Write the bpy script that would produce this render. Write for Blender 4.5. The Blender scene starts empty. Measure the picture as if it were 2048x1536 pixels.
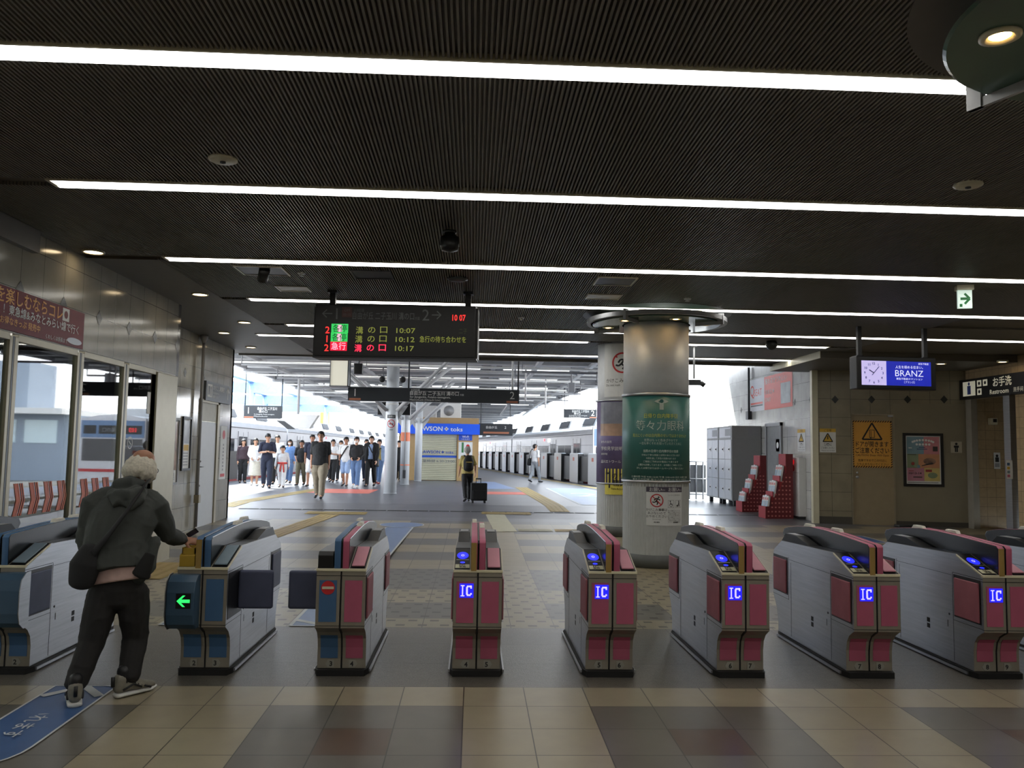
import bpy, math, random
from mathutils import Vector, Matrix
random.seed(7)
S = bpy.context.scene
COL = S.collection
PI = math.pi

# ------------------------------------------------------------------ camera, world, sun, exposure
FPX, PSI, TH, RHO = 1680.0, math.radians(2.52), math.radians(4.60), 0.0165
CAM = Vector((0, 0, 1.59))
_f = Vector((math.sin(PSI)*math.cos(TH), math.cos(PSI)*math.cos(TH), math.sin(TH)))
_r0 = Vector((math.cos(PSI), -math.sin(PSI), 0)); _u0 = _r0.cross(_f)
_r = _r0*math.cos(RHO) + _u0*math.sin(RHO); _u = _u0*math.cos(RHO) - _r0*math.sin(RHO)
cd = bpy.data.cameras.new('camera'); cam = bpy.data.objects.new('camera', cd); COL.objects.link(cam)
cd.sensor_width = 36; cd.lens = FPX/2048*36; cd.clip_end = 600; cd.clip_start = 0.05
mw = Matrix((_r, _u, -_f)).transposed().to_4x4(); mw.translation = CAM; cam.matrix_world = mw
S.camera = cam
S.view_settings.view_transform = 'Standard'; S.view_settings.look = 'None'
S.view_settings.exposure = 0.0; S.view_settings.gamma = 1.0; S.view_settings.use_curve_mapping = False
W = bpy.data.worlds.new('sky'); S.world = W; W.use_nodes = True
_n = W.node_tree.nodes; _l = W.node_tree.links
bgn = _n['Background']; bgn.inputs[1].default_value = 9.5
_tc = _n.new('ShaderNodeTexCoord'); _sx = _n.new('ShaderNodeSeparateXYZ'); _cr = _n.new('ShaderNodeValToRGB')
_l.new(_tc.outputs['Generated'], _sx.inputs[0]); _l.new(_sx.outputs[2], _cr.inputs[0]); _l.new(_cr.outputs[0], bgn.inputs[0])
_cr.color_ramp.elements[0].color = (0.95, 0.97, 1, 1); _cr.color_ramp.elements[1].color = (0.62, 0.80, 1, 1)
sl = bpy.data.lights.new('sun', 'SUN'); sl.energy = 22.0; sl.angle = 0.01; sl.color = (1, 0.96, 0.88)
so = bpy.data.objects.new('sun', sl); COL.objects.link(so)
so.rotation_euler = Vector((-0.42, 0.45, 0.86)).to_track_quat('Z', 'Y').to_euler()
try:
    S.cycles.use_denoising = True; S.cycles.max_bounces = 8; S.cycles.transparent_max_bounces = 12
    S.cycles.sample_clamp_indirect = 6.0; S.cycles.caustics_reflective = False; S.cycles.caustics_refractive = False
except Exception: pass

def ray(px, py): return _f*FPX + _r*(px-1024) - _u*(py-768)
def atY(px, py, Y): d = ray(px, py); return CAM + d*(Y/d.y)
def atX(px, py, X): d = ray(px, py); return CAM + d*(X/d.x)
def atZ(px, py, Z): d = ray(px, py); return CAM + d*((Z-CAM.z)/d.z)
def onplane(px, py, P, N): d = ray(px, py); return CAM + d*((P-CAM).dot(N)/d.dot(N))
PROF = [(-5, -.22), (2, -.09), (5.7, 0), (11.5, .03), (18, .17), (20.5, .29), (300, .29)]
def zf(y):
    for (a, za), (b, zb) in zip(PROF, PROF[1:]):
        if y <= b: return za + (zb-za)*(y-a)/(b-a)
    return .29
def fl(px, py):
    d = ray(px, py); y = 2.0
    while y < 200:
        p = CAM + d*(y/d.y)
        if p.z < zf(y): return Vector((p.x, y, zf(y)))
        y += .01
CZ = 3.59

# ------------------------------------------------------------------ materials
def lin(c):
    return tuple(((v/255)/12.92 if v/255 <= .04045 else ((v/255+.055)/1.055)**2.4) for v in c)
MATS = {}
def mat(name, c, rough=.5, metal=0, emit=0, ecol=None, noise=.08, nscale=9, bump=0, spec=.5, alpha=None, coat=0, aniso=None):
    if name in MATS: return MATS[name]
    m = bpy.data.materials.new(name); m.use_nodes = True; MATS[name] = m
    nt = m.node_tree; b = nt.nodes['Principled BSDF']
    col = lin(c)
    b.inputs['Roughness'].default_value = rough; b.inputs['Metallic'].default_value = metal
    b.inputs['Specular IOR Level'].default_value = spec
    if coat: b.inputs['Coat Weight'].default_value = coat; b.inputs['Coat Roughness'].default_value = .08
    b.inputs['Base Color'].default_value = (*col, 1)
    tx = nt.nodes.new('ShaderNodeTexCoord')
    if noise:
        nz = nt.nodes.new('ShaderNodeTexNoise'); nz.inputs['Scale'].default_value = nscale; nz.inputs['Detail'].default_value = 4
        src = tx.outputs['Object']
        if aniso:
            mp = nt.nodes.new('ShaderNodeMapping'); mp.inputs['Scale'].default_value = aniso; nt.links.new(src, mp.inputs[0]); src = mp.outputs[0]
        nt.links.new(src, nz.inputs['Vector'])
        mr = nt.nodes.new('ShaderNodeMapRange'); mr.inputs[1].default_value = .25; mr.inputs[2].default_value = .75
        mr.inputs[3].default_value = 1-noise; mr.inputs[4].default_value = 1+noise
        nt.links.new(nz.outputs[0], mr.inputs[0])
        mx = nt.nodes.new('ShaderNodeVectorMath'); mx.operation = 'SCALE'; mx.inputs[0].default_value = col
        nt.links.new(mr.outputs[0], mx.inputs['Scale']); nt.links.new(mx.outputs[0], b.inputs['Base Color'])
        if bump:
            bp = nt.nodes.new('ShaderNodeBump'); bp.inputs['Strength'].default_value = bump; bp.inputs['Distance'].default_value = .01
            nt.links.new(nz.outputs[0], bp.inputs['Height']); nt.links.new(bp.outputs[0], b.inputs['Normal'])
    if emit:
        b.inputs['Emission Color'].default_value = (*lin(ecol or c), 1); b.inputs['Emission Strength'].default_value = emit
    return m
def glass(name, tint=(235, 245, 240), refl=.35, rough=.02):
    m = bpy.data.materials.new(name); m.use_nodes = True; MATS[name] = m
    nt = m.node_tree; nt.nodes.remove(nt.nodes['Principled BSDF']); out = nt.nodes['Material Output']
    tr = nt.nodes.new('ShaderNodeBsdfTransparent'); tr.inputs[0].default_value = (*lin(tint), 1)
    gl = nt.nodes.new('ShaderNodeBsdfGlossy'); gl.inputs['Roughness'].default_value = rough
    lw = nt.nodes.new('ShaderNodeFresnel'); lw.inputs[0].default_value = 1.5
    ad = nt.nodes.new('ShaderNodeMath'); ad.operation = 'ADD'; ad.inputs[1].default_value = refl; ad.use_clamp = True
    mx = nt.nodes.new('ShaderNodeMixShader')
    nt.links.new(lw.outputs[0], ad.inputs[0]); nt.links.new(ad.outputs[0], mx.inputs[0])
    nt.links.new(tr.outputs[0], mx.inputs[1]); nt.links.new(gl.outputs[0], mx.inputs[2]); nt.links.new(mx.outputs[0], out.inputs[0])
    return m
def tilemat(name, c, w, h, ox, oy, grout=(60, 57, 50), gw=.006, rough=.35, noise=.1, axes='xy', var=.06, dash=None, bump=0, nscale=14, spec=.5, speck=0):
    """procedural tile grid in object space; axes picks the two coordinates the grid runs over"""
    m = bpy.data.materials.new(name); m.use_nodes = True; MATS[name] = m
    nt = m.node_tree; b = nt.nodes['Principled BSDF']; N = nt.nodes.new; L = nt.links.new
    b.inputs['Roughness'].default_value = rough; b.inputs['Specular IOR Level'].default_value = spec
    tx = N('ShaderNodeTexCoord'); sp = N('ShaderNodeSeparateXYZ'); L(tx.outputs['Object'], sp.inputs[0])
    cb = N('ShaderNodeCombineXYZ')
    for k, a in enumerate(axes):
        ad = N('ShaderNodeMath'); ad.operation = 'SUBTRACT'; ad.inputs[1].default_value = (ox, oy)[k]-40*(w, h)[k]
        L(sp.outputs['xyz'.index(a)], ad.inputs[0]); L(ad.outputs[0], cb.inputs[k])
    def brick(wd, ht, mort, off, c1, c2, cm, smooth=.1):
        bt = N('ShaderNodeTexBrick'); bt.offset = off; bt.squash = 1
        bt.inputs['Scale'].default_value = 1; bt.inputs['Brick Width'].default_value = wd; bt.inputs['Row Height'].default_value = ht
        bt.inputs['Mortar Size'].default_value = mort; bt.inputs['Mortar Smooth'].default_value = smooth; bt.inputs['Bias'].default_value = 0
        bt.inputs['Color1'].default_value = c1; bt.inputs['Color2'].default_value = c2; bt.inputs['Mortar'].default_value = cm
        L(cb.outputs[0], bt.inputs['Vector']); return bt
    col = lin(c); c1 = tuple(v*(1-var) for v in col)+(1,); c2 = tuple(v*(1+var) for v in col)+(1,)
    bt = brick(w, h, gw/2, 0, c1, c2, (*lin(grout), 1))
    cout = bt.outputs[0]
    if dash:
        cb0 = cb; vm = N('ShaderNodeVectorMath'); vm.operation = 'MULTIPLY'; vm.inputs[1].default_value = (1.12, 1, 1); L(cb0.outputs[0], vm.inputs[0]); cb = vm
        d = brick(dash[0], dash[1], dash[2], .5, (0, 0, 0, 1), (0, 0, 0, 1), (1, 1, 1, 1), .05); cb = cb0
        mm = N('ShaderNodeMix'); mm.data_type = 'RGBA'; L(d.outputs[0], mm.inputs[0])
        dk = tuple(v*.28 for v in col)+(1,); mm.inputs[6].default_value = dk; L(cout, mm.inputs[7]); cout = mm.outputs[2]
    nz = N('ShaderNodeTexNoise'); nz.inputs['Scale'].default_value = nscale; nz.inputs['Detail'].default_value = 5; L(tx.outputs['Object'], nz.inputs['Vector'])
    mr = N('ShaderNodeMapRange'); mr.inputs[1].default_value = .25; mr.inputs[2].default_value = .75; mr.inputs[3].default_value = 1-noise; mr.inputs[4].default_value = 1+noise
    L(nz.outputs[0], mr.inputs[0])
    fac = mr.outputs[0]
    if speck:
        n2 = N('ShaderNodeTexNoise'); n2.inputs['Scale'].default_value = 130; n2.inputs['Detail'].default_value = 2; L(tx.outputs['Object'], n2.inputs['Vector'])
        m2 = N('ShaderNodeMapRange'); m2.inputs[1].default_value = .3; m2.inputs[2].default_value = .7; m2.inputs[3].default_value = 1-speck; m2.inputs[4].default_value = 1+speck
        L(n2.outputs[0], m2.inputs[0]); mu = N('ShaderNodeMath'); mu.operation = 'MULTIPLY'; L(fac, mu.inputs[0]); L(m2.outputs[0], mu.inputs[1]); fac = mu.outputs[0]
    sc = N('ShaderNodeVectorMath'); sc.operation = 'SCALE'; L(cout, sc.inputs[0]); L(fac, sc.inputs['Scale']); L(sc.outputs[0], b.inputs['Base Color'])
    if bump:
        bp = N('ShaderNodeBump'); bp.inputs['Strength'].default_value = bump; bp.inputs['Distance'].default_value = .004
        L(fac if speck else bt.outputs[1], bp.inputs['Height']); L(bp.outputs[0], b.inputs['Normal'])
    return m

# ------------------------------------------------------------------ mesh builder
_textcache = {}
def textmesh(body, bold):
    k = (body, bold)
    if k in _textcache: return _textcache[k]
    c = bpy.data.curves.new('t', 'FONT'); c.body = body; c.resolution_u = 2; c.offset = bold; c.size = 1; c.space_line = 1.0
    o = bpy.data.objects.new('t', c); COL.objects.link(o); bpy.context.view_layer.update()
    m = o.to_mesh(); vs = [(v.co.x, v.co.y) for v in m.vertices]; fs = [tuple(p.vertices) for p in m.polygons]
    o.to_mesh_clear(); bpy.data.objects.remove(o); bpy.data.curves.remove(c)
    _textcache[k] = (vs, fs); return vs, fs

class MB:
    def __init__(s): s.v = []; s.f = []; s.m = []; s.sm = []; s.mats = []; s.M = None
    def mi(s, m):
        if m not in s.mats: s.mats.append(m)
        return s.mats.index(m)
    def add(s, vs, fs, m, smooth=False):
        o = len(s.v); i = s.mi(m)
        for p in vs:
            p = Vector(p); s.v.append(s.M @ p if s.M else p)
        for f in fs: s.f.append(tuple(o+k for k in f)); s.m.append(i); s.sm.append(smooth)
        return s
    def box(s, a, b, m):
        x0, y0, z0 = a; x1, y1, z1 = b
        return s.add([(x0, y0, z0), (x1, y0, z0), (x1, y1, z0), (x0, y1, z0), (x0, y0, z1), (x1, y0, z1), (x1, y1, z1), (x0, y1, z1)],
                     [(3, 2, 1, 0), (4, 5, 6, 7), (0, 1, 5, 4), (1, 2, 6, 5), (2, 3, 7, 6), (3, 0, 4, 7)], m)
    def prism(s, poly, axis, a, b, m, smooth=False, sidem=None):
        """poly in the two other axes (x: (y,z), y: (x,z), z: (x,y)), extruded a..b; sidem = material of the end caps"""
        n = len(poly)
        def p(q, t): return {'x': (t, q[0], q[1]), 'y': (q[0], t, q[1]), 'z': (q[0], q[1], t)}[axis]
        vs = [p(q, a) for q in poly]+[p(q, b) for q in poly]
        ar = sum(poly[i][0]*poly[(i+1) % n][1]-poly[(i+1) % n][0]*poly[i][1] for i in range(n))
        flip = (ar < 0) ^ (axis == 'y') ^ (b < a)
        sides = [(i, (i+1) % n, n+(i+1) % n, n+i) for i in range(n)]; caps = [tuple(range(n-1, -1, -1)), tuple(range(n, 2*n))]
        if flip: sides = [f[::-1] for f in sides]; caps = [f[::-1] for f in caps]
        o = len(s.v); s.add(vs, sides, m, smooth)
        i = s.mi(sidem or m)
        for f in caps: s.f.append(tuple(o+k for k in f)); s.m.append(i); s.sm.append(False)
        return s
    def tube(s, pts, rad, m, n=10, smooth=True, side=None, flat=1.0, cap=True):
        """loft of ellipses along pts; rad number or list; side = direction of the wide axis, flat = narrow/wide (number or list)"""
        pts = [Vector(p) for p in pts]; k = len(pts)
        if not isinstance(rad, (list, tuple)): rad = [rad]*k
        if not isinstance(flat, (list, tuple)): flat = [flat]*k
        vs = []; fs = []
        for i, p in enumerate(pts):
            t = (pts[min(i+1, k-1)]-pts[max(i-1, 0)]); t = t.normalized() if t.length > 1e-9 else Vector((0, 0, 1))
            if i == 0: ref = Vector(side) if side else (Vector((1, 0, 0)) if abs(t.x) < .9 else Vector((0, 1, 0)))
            if side: ref = Vector(side)
            a = (ref-t*ref.dot(t))
            if a.length < 1e-6: a = t.orthogonal()
            a.normalize(); b = t.cross(a); ref = a
            for j in range(n):
                w = 2*PI*j/n; vs.append(p+a*(math.cos(w)*rad[i])+b*(math.sin(w)*rad[i]*flat[i]))
        for i in range(k-1):
            for j in range(n): fs.append((i*n+j, i*n+(j+1) % n, (i+1)*n+(j+1) % n, (i+1)*n+j))
        if cap: fs.append(tuple(range(n-1, -1, -1))); fs.append(tuple((k-1)*n+j for j in range(n)))
        return s.add(vs, fs, m, smooth)
    def limb(s, pts, rad, m, n=12, side=None, flat=1.0):
        """tube with rounded ends"""
        pts = [Vector(p) for p in pts]; k = len(pts)
        rad = list(rad) if isinstance(rad, (list, tuple)) else [rad]*k
        fl_ = list(flat) if isinstance(flat, (list, tuple)) else [flat]*k
        d0 = (pts[0]-pts[1]).normalized(); d1 = (pts[-1]-pts[-2]).normalized()
        P = []; R = []; F = []
        for q, h in ((.98, .2), (.8, .6), (.45, .9)): P.append(pts[0]+d0*(rad[0]*min(1, fl_[0])*q*.92)); R.append(rad[0]*h); F.append(fl_[0])
        P += pts; R += rad; F += fl_
        for q, h in ((.45, .9), (.8, .6), (.98, .2)): P.append(pts[-1]+d1*(rad[-1]*min(1, fl_[-1])*q*.92)); R.append(rad[-1]*h); F.append(fl_[-1])
        return s.tube(P, R, m, n, True, side, F)
    def ball(s, c, r, m, n=12, k=8):
        if not isinstance(r, (list, tuple)): r = (r, r, r)
        vs = [(c[0], c[1], c[2]-r[2])]; fs = []
        for i in range(1, k):
            a = -PI/2+PI*i/k
            for j in range(n): vs.append((c[0]+r[0]*math.cos(a)*math.cos(2*PI*j/n), c[1]+r[1]*math.cos(a)*math.sin(2*PI*j/n), c[2]+r[2]*math.sin(a)))
        vs.append((c[0], c[1], c[2]+r[2])); T = len(vs)-1
        for j in range(n): fs.append((0, 1+(j+1) % n, 1+j)); fs.append((T, T-n+j, T-n+(j+1) % n))
        for i in range(k-2):
            for j in range(n): fs.append((1+i*n+j, 1+i*n+(j+1) % n, 1+(i+1)*n+(j+1) % n, 1+(i+1)*n+j))
        return s.add(vs, fs, m, True)
    def lathe(s, prof, c, m, n=32, smooth=True):
        """prof [(r,z)], around vertical axis through c"""
        vs = []; fs = []; k = len(prof)
        for r, z in prof:
            for j in range(n): vs.append((c[0]+r*math.cos(2*PI*j/n), c[1]+r*math.sin(2*PI*j/n), c[2]+z))
        for i in range(k-1):
            for j in range(n): fs.append((i*n+j, i*n+(j+1) % n, (i+1)*n+(j+1) % n, (i+1)*n+j))
        if prof[0][0] > 1e-4: fs.append(tuple(range(n-1, -1, -1)))
        if prof[-1][0] > 1e-4: fs.append(tuple((k-1)*n+j for j in range(n)))
        return s.add(vs, fs, m, smooth)
    def flat(s, polys, m, fn, off=0):
        """flat 2-D polygons mapped through fn(x,y,off)"""
        for poly in polys: s.add([fn(x, y, off) for x, y in poly], [tuple(range(len(poly)))], m)
        return s
    def rect(s, x0, y0, x1, y1, m, fn, off=0, seg=1):
        for i in range(seg):
            a = x0+(x1-x0)*i/seg; b = x0+(x1-x0)*(i+1)/seg
            s.add([fn(a, y0, off), fn(b, y0, off), fn(b, y1, off), fn(a, y1, off)], [(0, 1, 2, 3)], m)
        return s
    def disc(s, cx, cy, r, m, fn, off=0, n=24, r2=None, hole=0):
        r2 = r2 or r
        if hole:
            for j in range(n):
                a, b = 2*PI*j/n, 2*PI*(j+1)/n
                s.add([fn(cx+math.cos(t)*q*r, cy+math.sin(t)*q*r2, off) for t, q in ((a, 1), (b, 1), (b, hole), (a, hole))], [(0, 1, 2, 3)], m)
        else: s.add([fn(cx+math.cos(2*PI*j/n)*r, cy+math.sin(2*PI*j/n)*r2, off) for j in range(n)], [tuple(range(n))], m)
        return s
    def line(s, x0, y0, x1, y1, w, m, fn, off=0):
        d = Vector((x1-x0, y1-y0)); d.normalize(); p = Vector((-d.y, d.x))*w/2
        return s.flat([[(x0+p.x, y0+p.y), (x0-p.x, y0-p.y), (x1-p.x, y1-p.y), (x1+p.x, y1+p.y)]], m, fn, off)
    def text(s, body, size, m, fn, x, y, off=.002, align='C', bold=0, width=None, sx=1.0):
        """y is the vertical middle of the lettering"""
        vs, fs = textmesh(body, bold)
        if not vs: return s
        x0 = min(p[0] for p in vs); x1 = max(p[0] for p in vs); y0 = min(p[1] for p in vs); y1 = max(p[1] for p in vs)
        k = size; kx = k*sx
        if width: kx = width/max(1e-6, x1-x0)
        ox = {'C': -(x0+x1)/2*kx, 'L': -x0*kx, 'R': -x1*kx}[align]; oy = -(y0+y1)/2*k
        return s.add([fn(x+ox+p[0]*kx, y+oy+p[1]*k, off) for p in vs], fs, m)
    def build(s, name, parent=None, bevel=0, seg=2, auto=True):
        me = bpy.data.meshes.new(name); me.from_pydata([tuple(p) for p in s.v], [], s.f)
        for m in s.mats: me.materials.append(m)
        me.polygons.foreach_set('material_index', s.m); me.polygons.foreach_set('use_smooth', s.sm); me.update()
        o = bpy.data.objects.new(name, me); COL.objects.link(o)
        if parent: o.parent = parent
        if bevel:
            bv = o.modifiers.new('bevel', 'BEVEL'); bv.width = bevel; bv.segments = seg; bv.limit_method = 'ANGLE'; bv.angle_limit = math.radians(40)
        return o
def plane(o, xd, yd):
    """flat mapping with origin o, x direction and y direction; off goes along x cross y"""
    o = Vector(o); xd = Vector(xd).normalized(); yd = Vector(yd).normalized(); n = xd.cross(yd)
    return lambda x, y, off=0: o+xd*x+yd*y+n*off
def front(o): return plane(o, (1, 0, 0), (0, 0, 1))          # faces the camera side (-Y)
def floorfn(x, y, off=0): return Vector((x, y, zf(y)+off))
def thing(name, label, cat, loc=(0, 0, 0), rz=0, group=None):
    o = bpy.data.objects.new(name, None); COL.objects.link(o); o.location = loc; o.rotation_euler = (0, 0, rz); o.empty_display_size = .1
    return tag(o, label, cat, group)
def tag(o, label, cat, group=None):
    o['label'] = label; o['category'] = cat
    if group: o['group'] = group
    return o
def struct(o): o['kind'] = 'structure'; return o
def dup(root, loc, label, group=None, rz=None):
    r = root.copy(); COL.objects.link(r); r.location = loc
    if rz is not None: r.rotation_euler = (0, 0, rz)
    r['label'] = label
    if group: r['group'] = group
    for ch in list(root.children):
        c = ch.copy(); COL.objects.link(c); c.parent = r
        for g in list(ch.children):
            d = g.copy(); COL.objects.link(d); d.parent = c
    return r
# ------------------------------------------------------------------ common materials
BLK = mat('black_plastic', (18, 18, 19), .4, noise=.05)
DKG = mat('dark_grey_metal', (48, 50, 53), .45, noise=.05)
STEEL = mat('brushed_steel', (176, 178, 182), .38, 1, noise=.10, nscale=5, aniso=(.5, .5, 14))
BRONZE = mat('bronze_steel', (146, 140, 128), .42, .35, noise=.06)
WHITE = mat('white_paint', (222, 222, 220), .45, noise=.03)
GREYP = mat('grey_paint', (150, 152, 155), .5, noise=.05)
CREAM = mat('cream_metal', (205, 200, 175), .35, noise=.04)
FRAME = mat('window_frame_metal', (150, 142, 122), .4, .5, noise=.05)
YEL = mat('yellow_vinyl', (205, 165, 60), .55, noise=.06)
INK = mat('black_ink', (22, 22, 24), .6, noise=0)
WINK = mat('white_ink', (225, 225, 222), .6, noise=0)
PAPER = mat('white_paper', (215, 216, 214), .6, noise=.03)
SIGNBK = mat('sign_charcoal', (44, 48, 53), .5, noise=.03)
RUBBER = mat('black_rubber', (14, 14, 14), .7, noise=.1)

# ------------------------------------------------------------------ floor
BE = (141, 132, 110); GR = (96, 92, 84); BR = (86, 70, 56)
T = dict(w=.4, h=.4, ox=-.034, oy=5.824, grout=(52, 48, 42), gw=.007, rough=.32, noise=.07, nscale=6)
t_be = tilemat('floor_tile_beige', BE, **T); t_gr = tilemat('floor_tile_grey', GR, **T); t_br = tilemat('floor_tile_brown', BR, **T)
T2 = dict(T, ox=-.034, oy=7.684, rough=.36)
D2 = dict(T2, dash=(.224, .2, .068))
t_be2 = tilemat('floor_tile_beige_hall', (140, 130, 106), **T2); t_gr2 = tilemat('floor_tile_grey_hall', (92, 90, 84), **T2)
t_bed = tilemat('floor_tile_beige_studded', (138, 128, 104), **D2); t_grd = tilemat('floor_tile_grey_studded', (94, 91, 84), **D2)
t_gran = tilemat('floor_granite_slab', (92, 88, 80), .952, .62, -.14, 5.824, grout=(40, 38, 34), gw=.006, rough=.34, noise=.12, var=.05, bump=.25, speck=.45)
t_asph = mat('platform_asphalt', (98, 98, 102), .36, noise=.12, nscale=1.5, spec=.45)
f = MB()
def tile(x0, y0, x1, y1, m): f.add([(x0, y0, zf(y0)), (x1, y0, zf(y0)), (x1, y1, zf(y1)), (x0, y1, zf(y1))], [(0, 1, 2, 3)], m)
for r in range(13):
    y1 = 5.824-.4*r; y0 = y1-.4
    for k in range(-12, 28):
        x0 = -.034+.4*k; q = k % 5
        m = t_be if (r == 0 or q in (0, 1)) else (t_br if (q == 3 and r in (2,)) or (r > 3 and q == 3) else t_gr)
        tile(x0, y0, x0+.4, y1, m)
for a, b in ((5.824, 6.8), (6.8, 7.684)): tile(-4.834, a, 11.2, b, t_gran)
for r in range(25):
    y0 = 7.684+.4*r; y1 = min(y0+.4, 17.33)
    if y0 >= 17.33: break
    for k in range(-13, 28):
        x0 = -.034+.4*k; q = k % 5; beige = q in (0, 1) or r in (0, 3, 4, 9, 10, 13, 14, 17, 18, 21, 22)
        if y0 < 11.25: m = t_bed if beige else t_grd
        else: m = t_be2 if beige else t_gr2
        tile(x0, y0, x0+.4, y1, m)
struct(f.build('floor'))
f = MB()
ys = [17.33, 18, 20.5, 24, 30, 40, 60, 110]
def edgeL(y): return -9.0+.02*(y-31.5)
def edgeR(y): return 9.06-.1265*y
for a, b in zip(ys, ys[1:]):
    for m_ in (0,): f.add([(edgeL(a)-(3 if a < 18 else 0), a, zf(a)), (7.6 if b < 24.5 else edgeR(a), a, zf(a)), (7.6 if b < 24.5 else edgeR(b), b, zf(b)), (edgeL(b), b, zf(b))], [(0, 1, 2, 3)], t_asph)
f.add([(7.3, 17.33, zf(17.33)-.001), (13, 17.33, zf(17.33)-.001), (13, 18, .169), (7.3, 18, .169)], [(0, 1, 2, 3)], t_asph)
struct(f.build('floor_platform'))
g = MB(); g.box((-90, -10, -1.2), (90, 260, -.95), mat('track_ballast', (112, 110, 106), .9, noise=.3, nscale=3)); struct(g.build('ground'))
g = MB(); 
for x0, x1, yA, yB in ((-9.1, -8.9, 17.4, 110),): g.box((x0, yA, -1), (x1, yB, .27), GREYP)
g.add([(edgeR(24.5), 24.5, -1), (edgeR(110), 110, -1), (edgeR(110), 110, .28), (edgeR(24.5), 24.5, .28)], [(0, 1, 2, 3)], GREYP)
struct(g.build('trim_1'))

# drain slot across the platform mouth and dark joint line
g = MB()
for i in range(26):
    x = -5.2+.47*i
    g.add([(x, 19.05, zf(19.05)+.004), (x+.44, 19.05, zf(19.05)+.004), (x+.44, 19.2, zf(19.2)+.004), (x, 19.2, zf(19.2)+.004)], [(0, 1, 2, 3)], mat('drain_grate', (40, 38, 36), .6))
tag(g.build('drain_grate'), 'dark drain grating running across the floor at the mouth of the platform', 'drain')

# tactile paving
tac = tilemat('tactile_yellow', (172, 148, 88), .3, .3, 0, 0, grout=(130, 105, 50), gw=.012, rough=.55)
tac2 = mat('tactile_bar', (184, 160, 104), .55, noise=.08); tac3 = mat('tactile_bar_pale', (190, 186, 160), .5, noise=.06)
def tactile(name, label, a, b, w, base, bar, group='tactile guide paths'):
    a = Vector(a); b = Vector(b); d = b-a; L_ = d.length; d.normalize(); p = Vector((-d.y, d.x))
    m = MB(); n = max(2, int(L_/.6))
    def pt(s_, t_, o): q = a+d*s_+p*t_; return Vector((q.x, q.y, zf(q.y)+o))
    for i in range(n):
        s0, s1 = L_*i/n, L_*(i+1)/n
        m.add([pt(s0, -w/2, .004), pt(s1, -w/2, .004), pt(s1, w/2, .004), pt(s0, w/2, .004)], [(3, 2, 1, 0)], base)
        for j in range(4):
            t0 = -w/2+w*(j+.22)/4; t1 = -w/2+w*(j+.78)/4
            m.add([pt(s0+.02, t0, .009), pt(s1-.02, t0, .009), pt(s1-.02, t1, .009), pt(s0+.02, t1, .009)], [(3, 2, 1, 0)], bar)
    return tag(m.build(name), label, 'tactile paving', group)
tactile('tactile_strip', 'yellow tactile strip on the tiles beside the office column', (-3.95, 10.2), (-3.95, 11.6), .6, tac, tac2)
tactile('tactile_strip', 'yellow tactile path running from the office wall to the drain grating', (-3.72, 11.65), (-3.05, 18.28), .42, tac, tac2)
tactile('tactile_strip', 'short yellow tactile bar lying along the drain grating on the left', (-3.6, 18.55), (-2.3, 18.55), .45, tac, tac2)
tactile('tactile_strip', 'yellow tactile path leading off along the train with passengers alighting', (-5.6, 19.4), (-4.9, 27.5), .45, tac, tac2)
tactile('tactile_strip', 'pale tactile path on the tiles behind the middle ticket gates', (.62, 15.6), (.5, 18.65), .42, tac3, tac3)
tactile('tactile_strip', 'pale tactile bar branching right towards the round pillars', (.86, 15.9), (1.5, 15.9), .4, tac3, tac3)
tactile('tactile_strip', 'ochre tactile bar ending at the foot of the rear pillar', (1.55, 15.9), (2.3, 15.9), .36, tac, tac2)
tactile('tactile_strip', 'yellow tactile path curving towards the platform doors of the right train', (2.0, 19.3), (1.75, 30.8), .45, tac, tac2)
tactile('tactile_strip', 'short tactile bar joining the drain grating on the right', (.2, 18.9), (1.3, 18.9), .4, tac, tac2)
m = MB(); m.add([(edgeR(a)-.75+k, a, .296) for a, k in ((24.5, 0), (24.5, .3), (100, .3), (100, 0))], [(0, 1, 2, 3)], tac); tag(m.build('tactile_strip'), 'long yellow warning line along the foot of the right platform doors', 'tactile paving', 'tactile guide paths')

# blue lane markings on the floor
BLU = mat('blue_floor_vinyl', (52, 84, 130), .45, noise=.08); BLW = mat('floor_vinyl_white', (190, 195, 195), .5, noise=.06); BLP = mat('pale_blue_floor_vinyl', (112, 134, 172), .4, noise=.06)
def strip2(m, pts, mt, off, w=None):
    """closed outline (world x,y) filled; w: only a border line of that width"""
    if w is None: m.add([(x, y, zf(y)+off) for x, y in pts], [tuple(range(len(pts)))], mt); return
    for (x0, y0), (x1, y1) in zip(pts, pts[1:]+pts[:1]): m.line(x0, y0, x1, y1, w, mt, floorfn, off)
m = MB(); xa, xb = -2.72, -2.32
out = [(xa, 5.80), (xa, 4.85)]+[(-2.52+.2*math.cos(PI+PI*i/10), 4.75+.28*math.sin(PI+PI*i/10)-.02) for i in range(11)]+[(xb, 4.85), (xb, 5.80)]
strip2(m, out, BLU, .003); strip2(m, out, BLW, .005, .014)
for x0, y0, x1, y1 in ((xa+.02, 5.58, -2.52, 5.79), (-2.52, 5.79, xb-.02, 5.58)): m.line(x0, y0, x1, y1, .06, BLW, floorfn, .005)
m.text('はいれます', .13, BLW, lambda x, y, off=0: Vector((-2.52+y, 5.16-x, zf(5.1)+off)), 0, 0, .006)
tag(m.build('floor_marking'), 'blue entry marking with rounded end on the tiles behind the walking old man', 'floor marking', 'blue floor markings')
m = MB()
o_ = [(-1.60, 7.70), (-1.25, 7.70), (-1.12, 16.1), (-1.62, 16.1)]; strip2(m, o_, BLP, .003); strip2(m, o_, BLW, .005, .03)
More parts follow.
